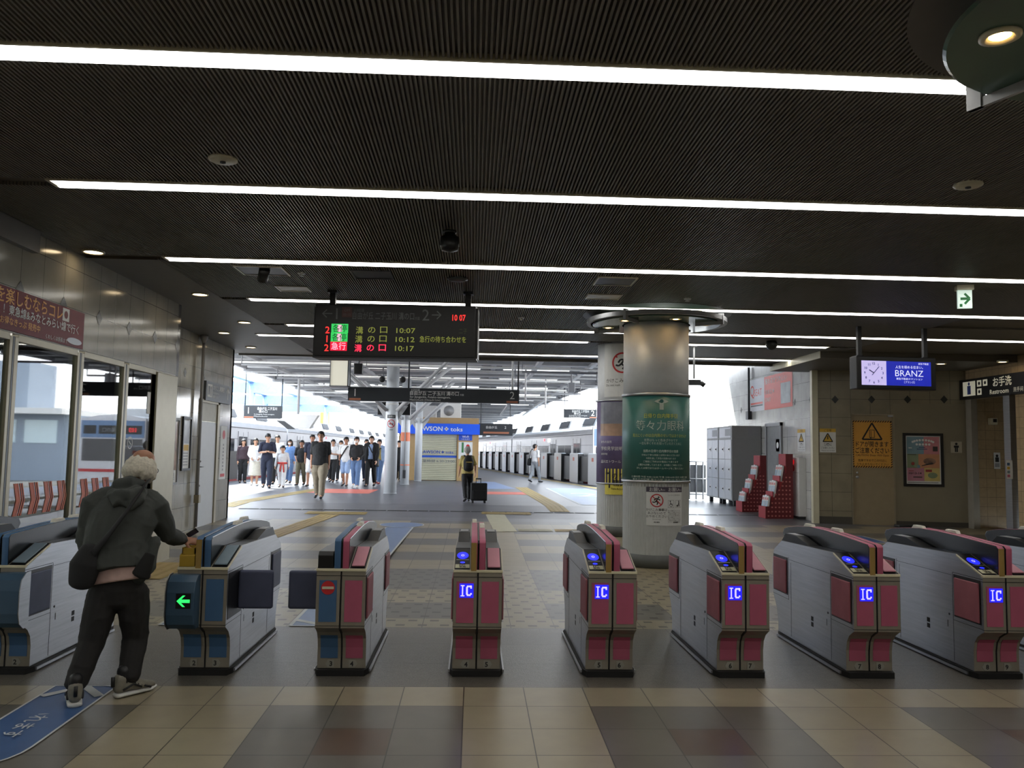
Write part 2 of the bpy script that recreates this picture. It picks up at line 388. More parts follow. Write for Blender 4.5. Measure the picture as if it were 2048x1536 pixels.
o2 = [(-1.36+.42*math.cos(2*PI*i/28), 16.5+.42*math.sin(2*PI*i/28)) for i in range(28)]; strip2(m, o2, BLP, .006); strip2(m, o2, BLW, .008, .02)
m.line(-1.6, 7.95, -1.3, 7.72, .07, BLW, floorfn, .006)
for yy in (10.6, 12.4, 14.2): m.line(-1.5, yy, -1.37, yy+.5, .05, BLW, floorfn, .006); m.line(-1.24, yy, -1.37, yy+.5, .05, BLW, floorfn, .006)
tag(m.build('floor_marking'), 'long pale blue lane marking with a round head running back behind the lane closed by two flaps', 'floor marking', 'blue floor markings')
m = MB(); o_ = [(6.55, 14.6), (7.3, 14.6), (7.3, 15.6), (6.55, 15.6)]; strip2(m, o_, BLU, .003); strip2(m, o_, BLW, .005, .03)
tag(m.build('floor_marking'), 'small blue floor marking behind the rightmost gates, before the caution door', 'floor marking', 'blue floor markings')
m = MB(); o_ = [(-2.75, 7.70), (-2.35, 7.70), (-2.35, 7.95), (-2.75, 7.95)]; strip2(m, o_, BLP, .003); strip2(m, o_, BLW, .005, .03)
tag(m.build('floor_marking'), 'short blue marking just behind the lane the old man is entering', 'floor marking', 'blue floor markings')
m = MB(); o_ = [(2.7, 21.0), (5.1, 21.2), (4.0, 30.5), (2.65, 30.5)]; strip2(m, o_, BLP, .003); strip2(m, o_, BLW, .005, .08)
m.text('2', 2.0, BLW, lambda x, y, off=0: Vector((3.5+x, 26+y*1.6, zf(26)+off)), 0, 0, .006)
tag(m.build('floor_marking'), 'pale blue queue marking on the platform beside the right train doors', 'floor marking', 'blue floor markings')
REDM = mat('red_floor_vinyl', (214, 110, 92), .5, noise=.06)
m = MB(); strip2(m, [(-4.9, 25.0), (-3.05, 25.0), (-3.05, 27.6), (-4.9, 27.6)], REDM, .003); tag(m.build('floor_marking'), 'red mat marking on the platform between the crowd and the columns', 'floor marking', 'red floor markings')
m = MB(); strip2(m, [(.1, 25.6), (1.75, 25.6), (1.6, 27.2), (.1, 27.2)], REDM, .003); tag(m.build('floor_marking'), 'red mat marking on the platform right of the suitcase', 'floor marking', 'red floor markings')
m = MB(); strip2(m, [(.1, 29.0), (1.5, 29.5), (.9, 36), (.1, 36)], BLP, .003); tag(m.build('floor_marking'), 'pale blue marking on the platform before the kiosk corner', 'floor marking', 'blue floor markings')

# ------------------------------------------------------------------ walls
Tw = dict(w=.41, h=.41, grout=(70, 66, 58), gw=.006, rough=.14, noise=.14, nscale=3, var=.03)
wt_l = tilemat('wall_tile_left', (150, 146, 134), ox=7.83, oy=3.0, axes='yz', **Tw)
wt_lx = tilemat('wall_tile_return', (150, 146, 134), ox=-4.2, oy=3.0, axes='xz', **Tw)
wt_r = tilemat('wall_tile_right', (158, 146, 118), ox=7.29, oy=2.84, axes='xz', **dict(Tw, w=.4, h=.4, rough=.2))
wt_r2 = tilemat('wall_tile_right_side', (176, 176, 172), ox=17.8, oy=2.84, axes='yz', **dict(Tw, w=.45, h=.4, rough=.2))
plast = mat('plain_wall_panel', (134, 126, 106), .4, noise=.08, nscale=2)
DIA = mat('wall_diamond_tile', (44, 46, 44), .2, noise=.05)
XL = -4.2; XL2 = -4.98
fnL = plane((XL, 0, 0), (0, 1, 0), (0, 0, 1)); fnL2 = plane((XL2, 0, 0), (0, 1, 0), (0, 0, 1))
def diamond(m, fn, x, y, r=.075, off=.004): m.flat([[(x-r, y), (x, y-r*1.15), (x+r, y), (x, y+r*1.15)]], DIA, fn, off)
w = MB(); w.box((XL-.25, 2.0, 2.585), (XL, 11.95, CZ), wt_l)
for k in range(-1, 6): diamond(w, fnL, 7.83+.82*k, 3.0)
struct(w.build('wall_left'))
w = MB(); w.box((XL2, 11.95, .0), (XL-.002, 12.05, CZ), wt_lx); struct(w.build('wall_left_return'))
w = MB(); w.box((XL2-.2, 12.05, 0), (XL2, 15.45, CZ), wt_l); w.box((XL2-.2, 15.45, 2.42), (XL2, 16.6, CZ), wt_l); w.box((XL2-.2, 16.6, 0), (XL2, 17.5, CZ), wt_l)
w.box((XL2-2.2, 17.4, 0), (XL2, 17.5, CZ), wt_lx)
for k in (0, 1, 2): diamond(w, fnL2, 13.6+1.0*k, 2.85)
struct(w.build('wall_left_far'))
w = MB(); w.box((XL-.06, 11.2, 0), (XL+.03, 11.96, 2.56), FRAME); struct(w.build('trim_2', bevel=.01))
w = MB(); w.box((-9, 0, -.3), (-8.8, 14, CZ), mat('office_wall', (196, 196, 190), .6)); w.box((-8.8, 12.2, 0), (XL2-.2, 12.3, CZ), MATS['office_wall']); w.box((-8.8, 3, 2.75), (XL-.25, 12.2, 2.8), MATS['office_wall']); struct(w.build('wall_office'))
# right walls: slanted front wall, side wall going back, restroom recess
PA = Vector((7.36, 17.87, 0)); PB = Vector((10.45, 17.32, 0)); DR = (PB-PA).normalized(); LR = (PB-PA).length
fnR = plane(PA, DR, (0, 0, 1)); NR = DR.cross(Vector((0, 0, 1)))
def sR(px, py): p = onplane(px, py, PA, NR); return ((p-PA).dot(DR), p.z)
w = MB(); w.M = Matrix.Translation(PA) @ Matrix.Rotation(math.atan2(DR.y, DR.x), 4, 'Z')
wt_r = tilemat('wall_tile_right_front', (142, 134, 114), ox=7.29, oy=2.84, axes='xz', **dict(Tw, w=.4, h=.4, rough=.2))
s0 = sR(1703, 828)[0]; s1 = sR(1787, 830)[0]; ztop = sR(1745, 829)[1]
w.box((0, 0, 0), (s0, .15, CZ), wt_r); w.box((s0, 0, ztop), (s1, .15, CZ), wt_r); w.box((s1, 0, 2.75), (LR, .15, CZ), wt_r); w.box((s1, 0, 0), (LR, .15, 2.75), plast)
w.M = None
for px in (1670, 1743, 1815, 1888): s_, z_ = sR(px, 799); diamond(w, fnR, s_, z_)
struct(w.build('wall_right_front'))
XR = 7.4; fnR2 = plane((XR, 0, 0), (0, -1, 0), (0, 0, 1))
w = MB(); w.box((XR, 17.9, 0), (XR+.2, 24.2, 4.4), wt_r2); w.prism([(7.30, 17.86), (7.42, 17.84), (7.42, 17.95), (7.30, 17.97)], 'z', 0, CZ, CREAM)
for yy in (18.2, 19.1, 23.0): diamond(w, fnR2, -yy, 2.84)
struct(w.build('wall_right_side'))
w = MB(); wt_w = tilemat('restroom_tile', (168, 146, 112), .2, .2, 0, 0, axes='yz', grout=(96, 84, 66), gw=.006, rough=.3, noise=.1)
wt_w2 = tilemat('restroom_tile_back', (168, 146, 112), .2, .2, 0, 0, axes='xz', grout=(96, 84, 66), gw=.006, rough=.3, noise=.1)
w.box((10.45, 17.32, 0), (12.6, 17.45, CZ), wt_w2); w.box((12.6, 10, 0), (12.7, 17.4, CZ), wt_w)
w.box((10.4, 8, 0), (10.55, 15.7, CZ), wt_w); w.box((10.4, 15.7, 2.84), (10.55, 17.32, CZ), wt_w)
struct(w.build('wall_right'))
w = MB(); w.box((10.36, 15.82, .0), (10.56, 16.02, 2.84), STEEL); w.box((10.37, 17.1, .0), (10.5, 17.3, 2.84), BRONZE); struct(w.build('trim_3'))
w = MB(); BB = mat('baseboard_grey', (74, 70, 62), .5)
w.M = Matrix.Translation(PA) @ Matrix.Rotation(math.atan2(DR.y, DR.x), 4, 'Z'); w.box((0, -.012, .13), (s0-.02, 0, .32), BB); w.box((s1+.02, -.012, .1), (LR, 0, .26), BB); struct(w.build('baseboard_right'))
w = MB(); w.box((-5, 1.2, -.2), (-4.2, 2.0, CZ), wt_lx); struct(w.build('wall_left_near'))
w = MB(); w.box((-6, -7.2, -.4), (13, -7, CZ), plast); struct(w.build('wall_back'))
w = MB(); w.box((12.7, -7.2, -.4), (12.9, 10, CZ), plast); w.box((10.5, 7.9, -.3), (12.9, 8, CZ), plast); struct(w.build('wall_right_near'))
w = MB(); w.box((-6.2, -7.2, -.4), (-6, 3, CZ), plast); struct(w.build('wall_left_rear'))
f = MB(); f.box((-6, -7, -.3), (13, .63, -.16), t_be); struct(f.build('floor_rear'))

# ------------------------------------------------------------------ ceiling of the gate hall, ribs and light slots
CEIL = mat('ceiling_dark', (96, 92, 84), .5, noise=.06); RIB = mat('ceiling_rib', (114, 110, 102), .5, noise=.08)
STR = [(-4.4, -4.0, 8.2), (-2.25, -4.0, 8.2), (-.1, -4.0, 8.2), (2.05, -4.0, 8.2), (4.25, -4.0, 8.2), (6.45, -3.28, 8.2), (8.99, -3.34, 8.2), (11.36, -3.09, 9.0), (13.68, -3.1, 9.6), (14.98, -3.9, 2.05), (14.98, 3.2, 6.45), (17.16, -3.2, 7.0)]
c = MB(); c.box((-6.2, -7.2, CZ+.03), (13, 18.25, CZ+.5), CEIL); c.box((XL2-.1, 18.15, CZ-.03), (11, 18.25, CZ+.1), CEIL)
c.box((-6, -7, CZ+.005), (-4.2, 18.2, CZ+.04), CEIL); c.box((-4.2, 9.1, CZ+.0), (-3.45, 18.2, CZ+.04), CEIL); c.box((7.0, 12.5, CZ+.0), (13, 18.2, CZ+.04), CEIL)
bands = [(-6.9, -.2), (0, 1.95), (2.15, 4.16), (4.34, 6.36), (6.54, 8.90), (9.08, 11.28), (11.45, 13.6), (13.77, 14.9), (15.07, 17.07)]
for a, b in bands:
    xa = -4.2 if b < 9 else -3.45; xb = 8.3 if b < 12.5 else 7.0
    n = int((xb-xa)/.027)
    for i in range(n):
        x = xa+.027*i
        c.add([(x, a, CZ+.03), (x+.003, a, CZ), (x+.015, a, CZ), (x+.018, a, CZ+.03), (x, b, CZ+.03), (x+.003, b, CZ), (x+.015, b, CZ), (x+.018, b, CZ+.03)],
              [(0, 4, 5, 1), (1, 5, 6, 2), (2, 6, 7, 3), (0, 1, 2, 3), (7, 6, 5, 4)], RIB)
struct(c.build('ceiling'))
c = MB(); c.box((6.55, 15.6, 3.46), (11, 18.3, CZ+.02), CEIL); c.box((6.54, 15.6, 3.46), (6.55, 18.3, CZ+.01), CREAM); struct(c.build('ceiling_soffit'))
c = MB(); c.box((-4.2, 1.5, 3.38), (-4.13, 8.0, CZ+.02), CEIL); struct(c.build('trim_4'))
LIT = mat('light_strip_lit', (255, 252, 244), .5, emit=8.5, ecol=(255, 252, 247), noise=0)
names = ['strip in the ceiling, fourth row back over the unseen rear of the hall', 'strip in the ceiling, third row over the unseen rear of the hall', 'strip in the ceiling, second row over the unseen rear of the hall', 'strip in the ceiling just above and behind the viewpoint', 'front light strip across the ceiling, above the near gates', 'second light strip from the front in the ribbed ceiling', 'third light strip from the front, starting near a downlight',
         'light strip in the ceiling just in front of the departure board', 'light strip passing behind the departure board towards the front pillar', 'short light strip left of the pillars behind the departure board', 'short light strip right of the front pillar above the lockers', 'rearmost light strip along the platform edge of the ceiling']
for (y, xa, xb), nm in zip(STR, names):
    t = thing('strip_light', 'long white '+nm, 'light', (xa, y, CZ), 0, 'ceiling strip lights')
    L_ = xb-xa
    m = MB(); m.box((0, -.095, -.012), (L_, -.078, .03), CREAM); m.box((0, .045, -.012), (L_, .085, .03), CREAM); m.box((0, -.078, -.012), (.03, .045, .03), CREAM); m.box((L_-.03, -.078, -.012), (L_, .045, .03), CREAM); m.build('light_frame', t)
    m = MB(); m.box((.03, -.078, -.004), (L_-.03, .036, .02), LIT); m.build('diffuser', t)
    m = MB(); m.box((.03, .0455, -.016), (L_-.03, .083, -.012), LIT); m.build('lit_flange', t)
DL = mat('downlight_lit', (255, 240, 214), .5, emit=12, ecol=(255, 226, 180), noise=0)
def downlight(p, r, label, lit=True):
    t = thing('ceiling_downlight', label, 'light', p, 0, 'round ceiling downlights')
    m = MB(); m.lathe([(r, .02), (r, -.012), (r*.86, -.016), (r*.84, .0)], (0, 0, 0), CREAM, 28); m.build('trim_ring', t)
    m = MB(); m.disc(0, 0, r*.85, DL if lit else CREAM, lambda x, y, o=0: Vector((x, -y, o)), -.006, 24); m.build('lamp', t)
    return t
for (px, py), lb in {(187, 503): 'nearest to the tiled wall over the red banner', (400, 588): 'above the tiled corner past the red banner', (489, 644): 'before the far left wall, left of the departure board', (448, 665): 'close to the fare adjustment sign', (502, 694): 'at the platform edge beside the far left wall'}.items():
    downlight(atZ(px, py, CZ), .11, 'round lit downlight '+lb)
for (px, py), lb in {(2005, 723): 'above the restroom sign', (1882, 727): 'above the framed poster beside the monitor'}.items():
    downlight(atZ(px, py, 3.46), .1, 'round lit downlight in the lowered ceiling '+lb)
# ceiling fittings
def cspeaker(p, label, r=.1):
    t = thing('ceiling_speaker', label, 'speaker', p, 0, 'round ceiling speakers')
    m = MB(); m.lathe([(r, .01), (r, -.01), (r*.8, -.02)], (0, 0, 0), CREAM, 24); m.build('grille', t)
    m = MB(); m.lathe([(.02, -.01), (.02, -.03), (0.001, -.034)], (0, 0, 0), DKG, 12); m.build('centre_cap', t)
cspeaker(atZ(446, 318, CZ), 'pale round ceiling speaker between the first two light strips, left side'); cspeaker(atZ(1936, 369, CZ), 'pale round ceiling speaker near the second light strip, right side')
for (px, py, wd, dp, mt, lb) in ((587, 577, .36, .3, CREAM, 'pale blank access panel in the ceiling left of the departure board'), (1207, 593, .4, .3, CREAM, 'pale blank access panel in the ceiling before the front pillar'), (745, 549, .42, .42, DKG, 'dark air grille in the ribbed ceiling above the departure board'), (1230, 562, .42, .42, GREYP, 'grey framed air grille in the ceiling before the front pillar'), (525, 541, .5, .42, GREYP, 'framed ceiling opening with a black spotlight inside')):
    p = atZ(px, py, CZ); t = thing('ceiling_panel', lb, 'ceiling panel', p)
    m = MB(); 
    for a in ((-wd/2-.02, -dp/2-.02, wd/2+.02, -dp/2), (-wd/2-.02, dp/2, wd/2+.02, dp/2+.02), (-wd/2-.02, -dp/2, -wd/2, dp/2), (wd/2, -dp/2, wd/2+.02, dp/2)): m.box((a[0], a[1], -.012), (a[2], a[3], .01), CREAM if mt is not DKG else DKG)
    m.build('panel_frame', t)
    m = MB(); m.box((-wd/2, -dp/2, -.006), (wd/2, dp/2, .01), CREAM if mt is CREAM else BLK); m.build('panel_plate', t)
    if 'opening' in lb: m = MB(); m.tube([(.05, -.1, 0), (.0, .02, -.1)], .06, BLK, 14); m.build('spotlight', t)
p = atZ(900, 462, CZ); t = thing('ceiling_camera', 'black round dome unit hanging under the ceiling above the departure board', 'camera', p)
m = MB(); m.lathe([(.05, 0), (.05, -.04), (.085, -.06), (.09, -.14), (.075, -.18), (.001, -.2)], (0, 0, 0), BLK, 24); m.build('dome', t)
m = MB(); m.lathe([(.06, .0), (.06, -.02)], (0, 0, 0), DKG, 20); m.build('mount', t)
for (px, py, lb) in ((603, 546, 'white sprinkler head in the ceiling above the left access panel'), (1043, 635, 'small white sprinkler head in the ceiling right of the departure board'), (1375, 597, 'small sprinkler head in the ceiling right of the front pillar')):
    p = atZ(px, py, CZ); t = thing('sprinkler_head', lb, 'sprinkler', p, 0, 'ceiling sprinklers'); m = MB(); m.lathe([(.05, .01), (.045, -.012), (.012, -.014), (.012, -.03), (.03, -.032), (.03, -.036)], (0, 0, 0), WHITE, 16); m.build('sprinkler_body', t)
p = atZ(915, 557, CZ); t = thing('smoke_detector', 'flat dark round detector on the ceiling right above the departure board', 'detector', p); m = MB(); m.lathe([(.12, .01), (.12, -.015), (.09, -.03)], (0, 0, 0), DKG, 24); m.build('detector_body', t)
p = atZ(1543, 682, CZ); t = thing('smoke_detector', 'dark ball shaped detector on the ceiling left of the clock monitor', 'detector', p); m = MB(); m.ball((0, 0, -.06), .1, BLK, 16, 10); m.build('detector_body', t)
# ------------------------------------------------------------------ ticket gates
PINK = mat('gate_pink', (172, 86, 112), .5, noise=.06); PINKL = mat('gate_pink_pad', (198, 134, 148), .55, noise=.05)
GBLU = mat('gate_blue', (62, 98, 136), .5, noise=.06); SLATE = mat('gate_slate_pad', (112, 130, 142), .5, noise=.05); NAVY = mat('gate_flap_navy', (74, 80, 104), .6, noise=.1)
GBUM = mat('gate_bumper_blue', (56, 82, 104), .4, noise=.05)
PINKF = mat('gate_flap_pink', (156, 92, 102), .6, noise=.1)
GOLD = mat('gate_gold', (160, 132, 74), .45, .2, noise=.08); DECK = mat('gate_deck_black', (14, 14, 16), .35, noise=.05, spec=.16); FING = mat('gate_fin_side', (28, 30, 33), .25, noise=.05, spec=.35)
LIP = mat('gate_lip', (214, 208, 178), .4, noise=.03); BUMP = mat('sensor_cream', (206, 202, 188), .5, noise=.03); SEAM = mat('gate_seam', (30, 30, 30), .7, noise=0)
ICB = mat('display_blue', (20, 20, 225), .4, emit=1.6, ecol=(25, 25, 235), noise=0); ICW = mat('display_lilac', (215, 205, 255), .4, emit=1.0, ecol=(205, 195, 255), noise=0)
GRN = mat('display_green', (60, 240, 120), .4, emit=1.1, ecol=(50, 230, 110), noise=0); RDB = mat('reader_blue', (40, 50, 240), .4, emit=1.2, ecol=(35, 45, 245), noise=0)
VIO = mat('reader_violet', (130, 110, 255), .4, emit=1.6, ecol=(120, 100, 255), noise=0)
REDS = mat('prohibit_red', (190, 40, 44), .5, noise=.03); PLATE = mat('number_plate_grey', (150, 148, 138), .5, noise=.03)
YTR = mat('tray_yellow', (168, 138, 44), .5, noise=.06)
GY0 = 5.985; HW = .170
BODY = [(.135, .045), (.135, .19), (.12, .255), (.08, .305), (.03, .335), (0, .35), (0, .757), (.33, .868), (1.40, .846), (1.60, .745), (1.635, .60), (1.635, .41), (1.60, .33), (1.53, .24), (1.50, .12), (1.50, .045)]
FIN = [(0, .74), (-.005, .945), (.02, .964), (.25, .976), (.52, .990), (.80, .999), (1.08, .998), (1.36, .976), (1.55, .953), (1.66, .93), (1.69, .89), (1.62, .80), (1.4, .74)]
def gate(cx, nl, nr, cl, cr, label, left='ic', right='pad', flapL=False, flapR=False, bumpers=''):
    """cl / cr: 'blue' or 'pink' for each half; left: what lies on the left slope"""
    C_ = {'blue': (GBLU, GBLU, SLATE, NAVY), 'pink': (PINK, PINK, PINKL, PINKF)}
    t = thing('ticket_gate', label, 'ticket gate', (cx, GY0, zf(GY0)), 0, 'row of ticket gates')
    m = MB()
    m.prism(BODY, 'x', -HW, -.006, BRONZE, sidem=STEEL); m.prism(BODY, 'x', .006, HW, BRONZE, sidem=STEEL)
    inner = [(y+.012 if y < .8 else y-.012, z-.012) for y, z in BODY]; m.prism(inner, 'x', -.008, .008, SEAM)
    for sx in (-1, 1):      # panel joints and vents on the flanks
        x0, x1 = sx*HW, sx*(HW+.0012)
        a, b = min(x0, x1), max(x0, x1)
        for y0, z0, y1, z1 in ((.385, .06, .389, .40), (1.19, .06, 1.194, .68), (.05, .735, 1.6, .738) if False else (.40, .70, 1.24, .703), (.02, .365, .385, .368), (.385, .40, .389, .72), (.0, .722, .387, .726), (1.24, .36, 1.62, .363), (1.24, .36, 1.244, .72)):
            m.box((a, y0, z0), (b, y1, z1), SEAM)
        for z0 in (.235, .28): m.box((a, .72, z0), (b, .765, z0+.035), SEAM)
        m.box((a, .46, .30), (b, .467, .35), SEAM)
        m.tube([(x0, .44, .40), (x1+sx*.002, .44, .40)], .009, DKG, 10)
    # horizontal break lines on the front, cream lip under the slope
    m.box((-HW-.001, -.002, .705), (HW+.001, .02, .709), SEAM); m.box((-HW-.001, -.002, .362), (HW+.001, .02, .366), SEAM)
    m.build('gate_body', t, bevel=.006)
    m = MB(); m.box((-HW-.003, -.006, .738), (HW+.003, .02, .757), LIP)
    for sx in (-1, 1): m.prism([(0, .742), (.33, .853), (.33, .868), (0, .757)], 'x', sx*HW-.003, sx*HW+.003, LIP)
    m.build('edge_lip', t, bevel=.003)
    m = MB(); m.prism([(-HW+.005, .09), (HW-.005, .09), (HW+.018, .17), (HW+.018, 1.46), (HW-.005, 1.52), (-HW+.005, 1.52), (-HW-.018, 1.46), (-HW-.018, .17)], 'z', 0, .042, RUBBER)
    m.build('plinth', t)
    m = MB(); 
    for sx in (-1, 1): m.box((min(sx*(HW+.018), sx*(HW+.030)), .18, .012), (max(sx*(HW+.018), sx*(HW+.030)), 1.46, .03), STEEL)
    m.build('kick_strip', t)
    # coloured front panels
    for sx, c in ((-1, cl), (1, cr)):
        pm = C_[c][0]; xa, xb = sorted((sx*.028, sx*.148))
        m = MB(); m.box((xa, -.004, .392), (xb, .004, .676), pm); m.build('front_panel', t)
        m = MB(); m.prism([(.131, .115), (.131, .19), (.116, .253), (.098, .278), (.104, .282), (.125, .257), (.14, .19), (.14, .115)], 'x', xa, xb, pm); m.build('lower_panel', t)
        # number plate: an arrow shaped tab
        n_ = nl if sx < 0 else nr; fn = front((sx*.075, .131, .077)); m = MB()
        pts = [(-.022*sx, -.026), (.02*sx, -.026), (.036*sx, 0), (.02*sx, .026), (-.022*sx, .026)]
        if sx < 0: pts = pts[::-1]
        m.prism([(sx*.075+q[0], .077+q[1]) for q in pts], 'y', .131, .1345, PLATE); m.text(str(n_), .046, INK, fn, -.002*sx, 0, .002, bold=.03); m.build('number_plate', t)
    # deck, rear reader hump, slope pads and readers
    dk = Vector((.33, .111)).normalized()
    def slope(x0): return plane((x0, 0, .757), (1, 0, 0), (0, dk.x, dk.y))
    SL = .348
    for sx, kind, c in ((-1, left, cl), (1, right, cr)):
        xa, xb = sorted((sx*.058, sx*(HW-.006)))
        m = MB(); m.prism([(.33, .864), (.33, .871), (1.40, .849), (1.40, .842)], 'x', xa, xb, DECK)
        m.prism([(.80, .855), (1.10, .915), (1.34, .915), (1.45, .835)], 'x', xa+.008, xb-.008, DECK)
        m.prism([(1.12, .916), (1.12, .919), (1.32, .919), (1.32, .916)], 'x', xa+.02, xb-.02, GREYP); m.build('deck_panel', t, bevel=.003)
        fn = slope((xa+xb)/2); hw = (xb-xa)/2
        m = MB(); m.rect(-hw, .0, hw, SL, DECK, fn, .001)
        if kind == 'ic':
            m.disc(0, .22, .041, RDB, fn, .004, 28, .058); m.disc(0, .22, .034, MATS['display_blue'], fn, .005, 28, .048, hole=.86); m.disc(0, .22, .012, ICW, fn, .005, 12, .016, hole=.6)
            m.rect(-.045, .148, .045, .154, CREAM, fn, .004); m.disc(0, .108, .018, RDB, fn, .004, 12, .014)
            m.rect(-.05, .02, .05, .078, mat('reader_label', (196, 192, 160), .5), fn, .004); m.text('IC', .036, INK, fn, 0, .06, .006, bold=.02, sx=1.3); m.text('専用', .024, INK, fn, 0, .034, .006, bold=.02)
            m.build('card_reader', t)
        elif kind == 'pad':
            m.build('slope_bezel', t); m = MB()
            m.M = Matrix.Translation(Vector(fn(0, .19, .008))) @ Matrix(((1, 0, 0), (0, dk.x, -dk.y), (0, dk.y, dk.x))).to_4x4()
            m.box((-hw+.008, -.165, -.006), (hw-.008, .145, .006), C_[c][2]); m.build('slope_pad', t, bevel=.006)
        elif kind == 'blank':
            m.build('slope_bezel', t); m = MB(); m.prism([(0, .757), (0, .845), (.03, .872), (.35, .875), (.35, .85)], 'x', xa, xb, BLK); m.build('blank_cover', t, bevel=.004)
        elif kind == 'tray':
            m.build('slope_bezel', t); m = MB(); m.disc(0, .26, .04, VIO, fn, .006, 24, .055); m.build('card_reader', t); m = MB()
            m.prism([(.0, .757), (.0, .835), (.02, .845), (.15, .872), (.17, .86), (.17, .82)], 'x', xa, xb, YTR)
            m.build('ticket_tray', t, bevel=.004); m = MB()
            m.box((xa+.012, .012, .842), (xb-.004, .02, .885), YTR); m.box((xa+.012, .10, .86), (xb-.004, .108, .895), YTR); m.box((xa+.012, .012, .845), (xa+.018, .108, .888), YTR); m.box((xb-.01, .012, .845), (xb-.004, .108, .888), YTR); m.build('basket', t)
    # centre fin
    m = MB()
    for sx, c in ((-1, cl), (1, cr)):
        a, b = sorted((sx*.005, sx*.052)); m.prism(FIN, 'x', a, b, C_[c][0], True, sidem=FING)
    m.prism([(y*.99+.008, z-.006) for y, z in FIN], 'x', -.007, .007, BLK)
    m.build('centre_fin', t, bevel=.006)
    if left in ('ic', 'tray'):
        m = MB(); m.box((-.05, -.010, .75), (-.012, -.004, .945), GOLD); m.build('gold_strip', t)
    for sx, y, z in ((1, .72, .997), (-1, 1.12, .995)):
        m = MB(); m.prism([(y-.10, z-.008), (y-.075, z+.022), (y+.06, z+.022), (y+.10, z-.012)], 'x', sx*.03-.018, sx*.03+.018, BUMP); m.build('sensor_cap', t, bevel=.006)
    # flaps in the flanks
    for sx, c, opened in ((-1, cl, flapL), (1, cr, flapR)):
        fm = C_[c][3]
        for ya, yb, rear in ((.03, .37, False), (1.27, 1.60, True)):
            x0 = sx*HW; m = MB(); a, b = sorted((x0-.0*sx, x0+sx*.003)); m.box((a, ya, .395), (b, yb, .712), BLK); m.build('flap_recess', t)
            m = MB()
            if opened and not rear:
                a, b = sorted((x0, x0+sx*.25)); m.box((a, yb-.10, .425), (b, yb-.055, .70), NAVY); m.build('flap_door', t, bevel=.018, seg=3)
            else:
                a, b = sorted((x0, x0+sx*.014)); m.box((a, ya+.012, .405), (b, yb-.02, .69), fm); m.build('flap_door', t, bevel=.012, seg=3)
    for k in bumpers:
        sx = -1 if k == 'l' else 1
        P = [(0.01, .345), (-.05, .348), (-.10, .385), (-.118, .45), (-.118, .60), (-.10, .67), (-.05, .708), (.01, .712)]
        a, b = sorted((sx*.012, sx*(HW+.032))); m = MB(); m.prism(P, 'x', a, b, GBUM, False); m.build('front_bumper', t, bevel=.008)
        m = MB(); x0 = sx*(HW+.032); a, b = sorted((x0, x0+sx*.006)); m.prism([(y*1.04-.002, (z-.53)*1.03+.53) for y, z in P], 'x', a, b, STEEL); m.build('bumper_rim', t)
        if k == 'l' or sx < 0:
            fn = front((sx*.085, -.1195, .545)); m = MB(); m.rect(-.05, -.05, .05, .05, BLK, fn, 0)
            A = [(-.044, 0), (-.004, .038), (.014, .038), (-.014, .011), (.044, .011), (.044, -.011), (-.014, -.011), (.014, -.038), (-.004, -.038)]
            m.flat([[A[0], A[8], A[7], A[6], A[3], A[2], A[1]], [A[3], A[6], A[5], A[4]]], GRN, fn, .002); m.build('arrow_display', t)
    if left == 'ic':
        fn = front((-.078, -.004, .614)); m = MB(); m.box((-.078-.048, -.008, .566), (-.078+.048, -.003, .662), ICB)
        k = .009   # block letters I C
        def px_(x, y, w_, h_): m.rect(x*k-.045, y*k-.045, (x+w_)*k-.045, (y+h_)*k-.045, ICW, fn, .006)
        for q in ((.4, .7, 3, .8), (.4, 8.5, 3, .8), (1.4, 1.5, 1, 7), (4.6, 2, 1.4, 6), (5.2, 1, 3, 1.3), (5.2, 7.7, 3, 1.3), (7.9, 2, 1.2, 1.3), (7.9, 6.6, 1.2, 2.4)): px_(*q)
        m.build('lane_display', t)
    if left == 'blank':
        fn = front((-.088, -.004, .625)); m = MB(); m.disc(0, 0, .047, REDS, fn, .003, 28); m.rect(-.04, -.009, .04, .009, CREAM, fn, .005); m.build('no_entry_sticker', t)
    return t
GX = lambda k: .047+.951*k
gate(-4.03, 0, 1, 'blue', 'blue', 'blue panelled ticket gate cut off by the picture edge, under the office windows', left='tray', right='pad')
gate(-3.225, 1, 2, 'blue', 'blue', 'blue ticket gate numbered 1 and 2, behind the walking old man', left='tray', right='pad', bumpers='lr')
gate(GX(-2), 2, 3, 'blue', 'blue', 'blue ticket gate numbered 2 and 3 with green arrow and yellow tray', left='tray', right='pad', flapR=True, bumpers='l')
gate(GX(-1), 3, 4, 'blue', 'pink', 'half blue, half pink ticket gate numbered 3 and 4 with no-entry sticker', left='blank', right='pad', flapL=True)
for k, (a, b) in enumerate(((4, 5), (5, 6), (6, 7), (7, 8), (8, 9), (9, 10))):
    gate(GX(k), a, b, 'pink', 'pink', 'pink ticket gate numbered %d and %d with blue IC display' % (a, b) if k < 5 else 'pink ticket gate cut off by the right picture edge')

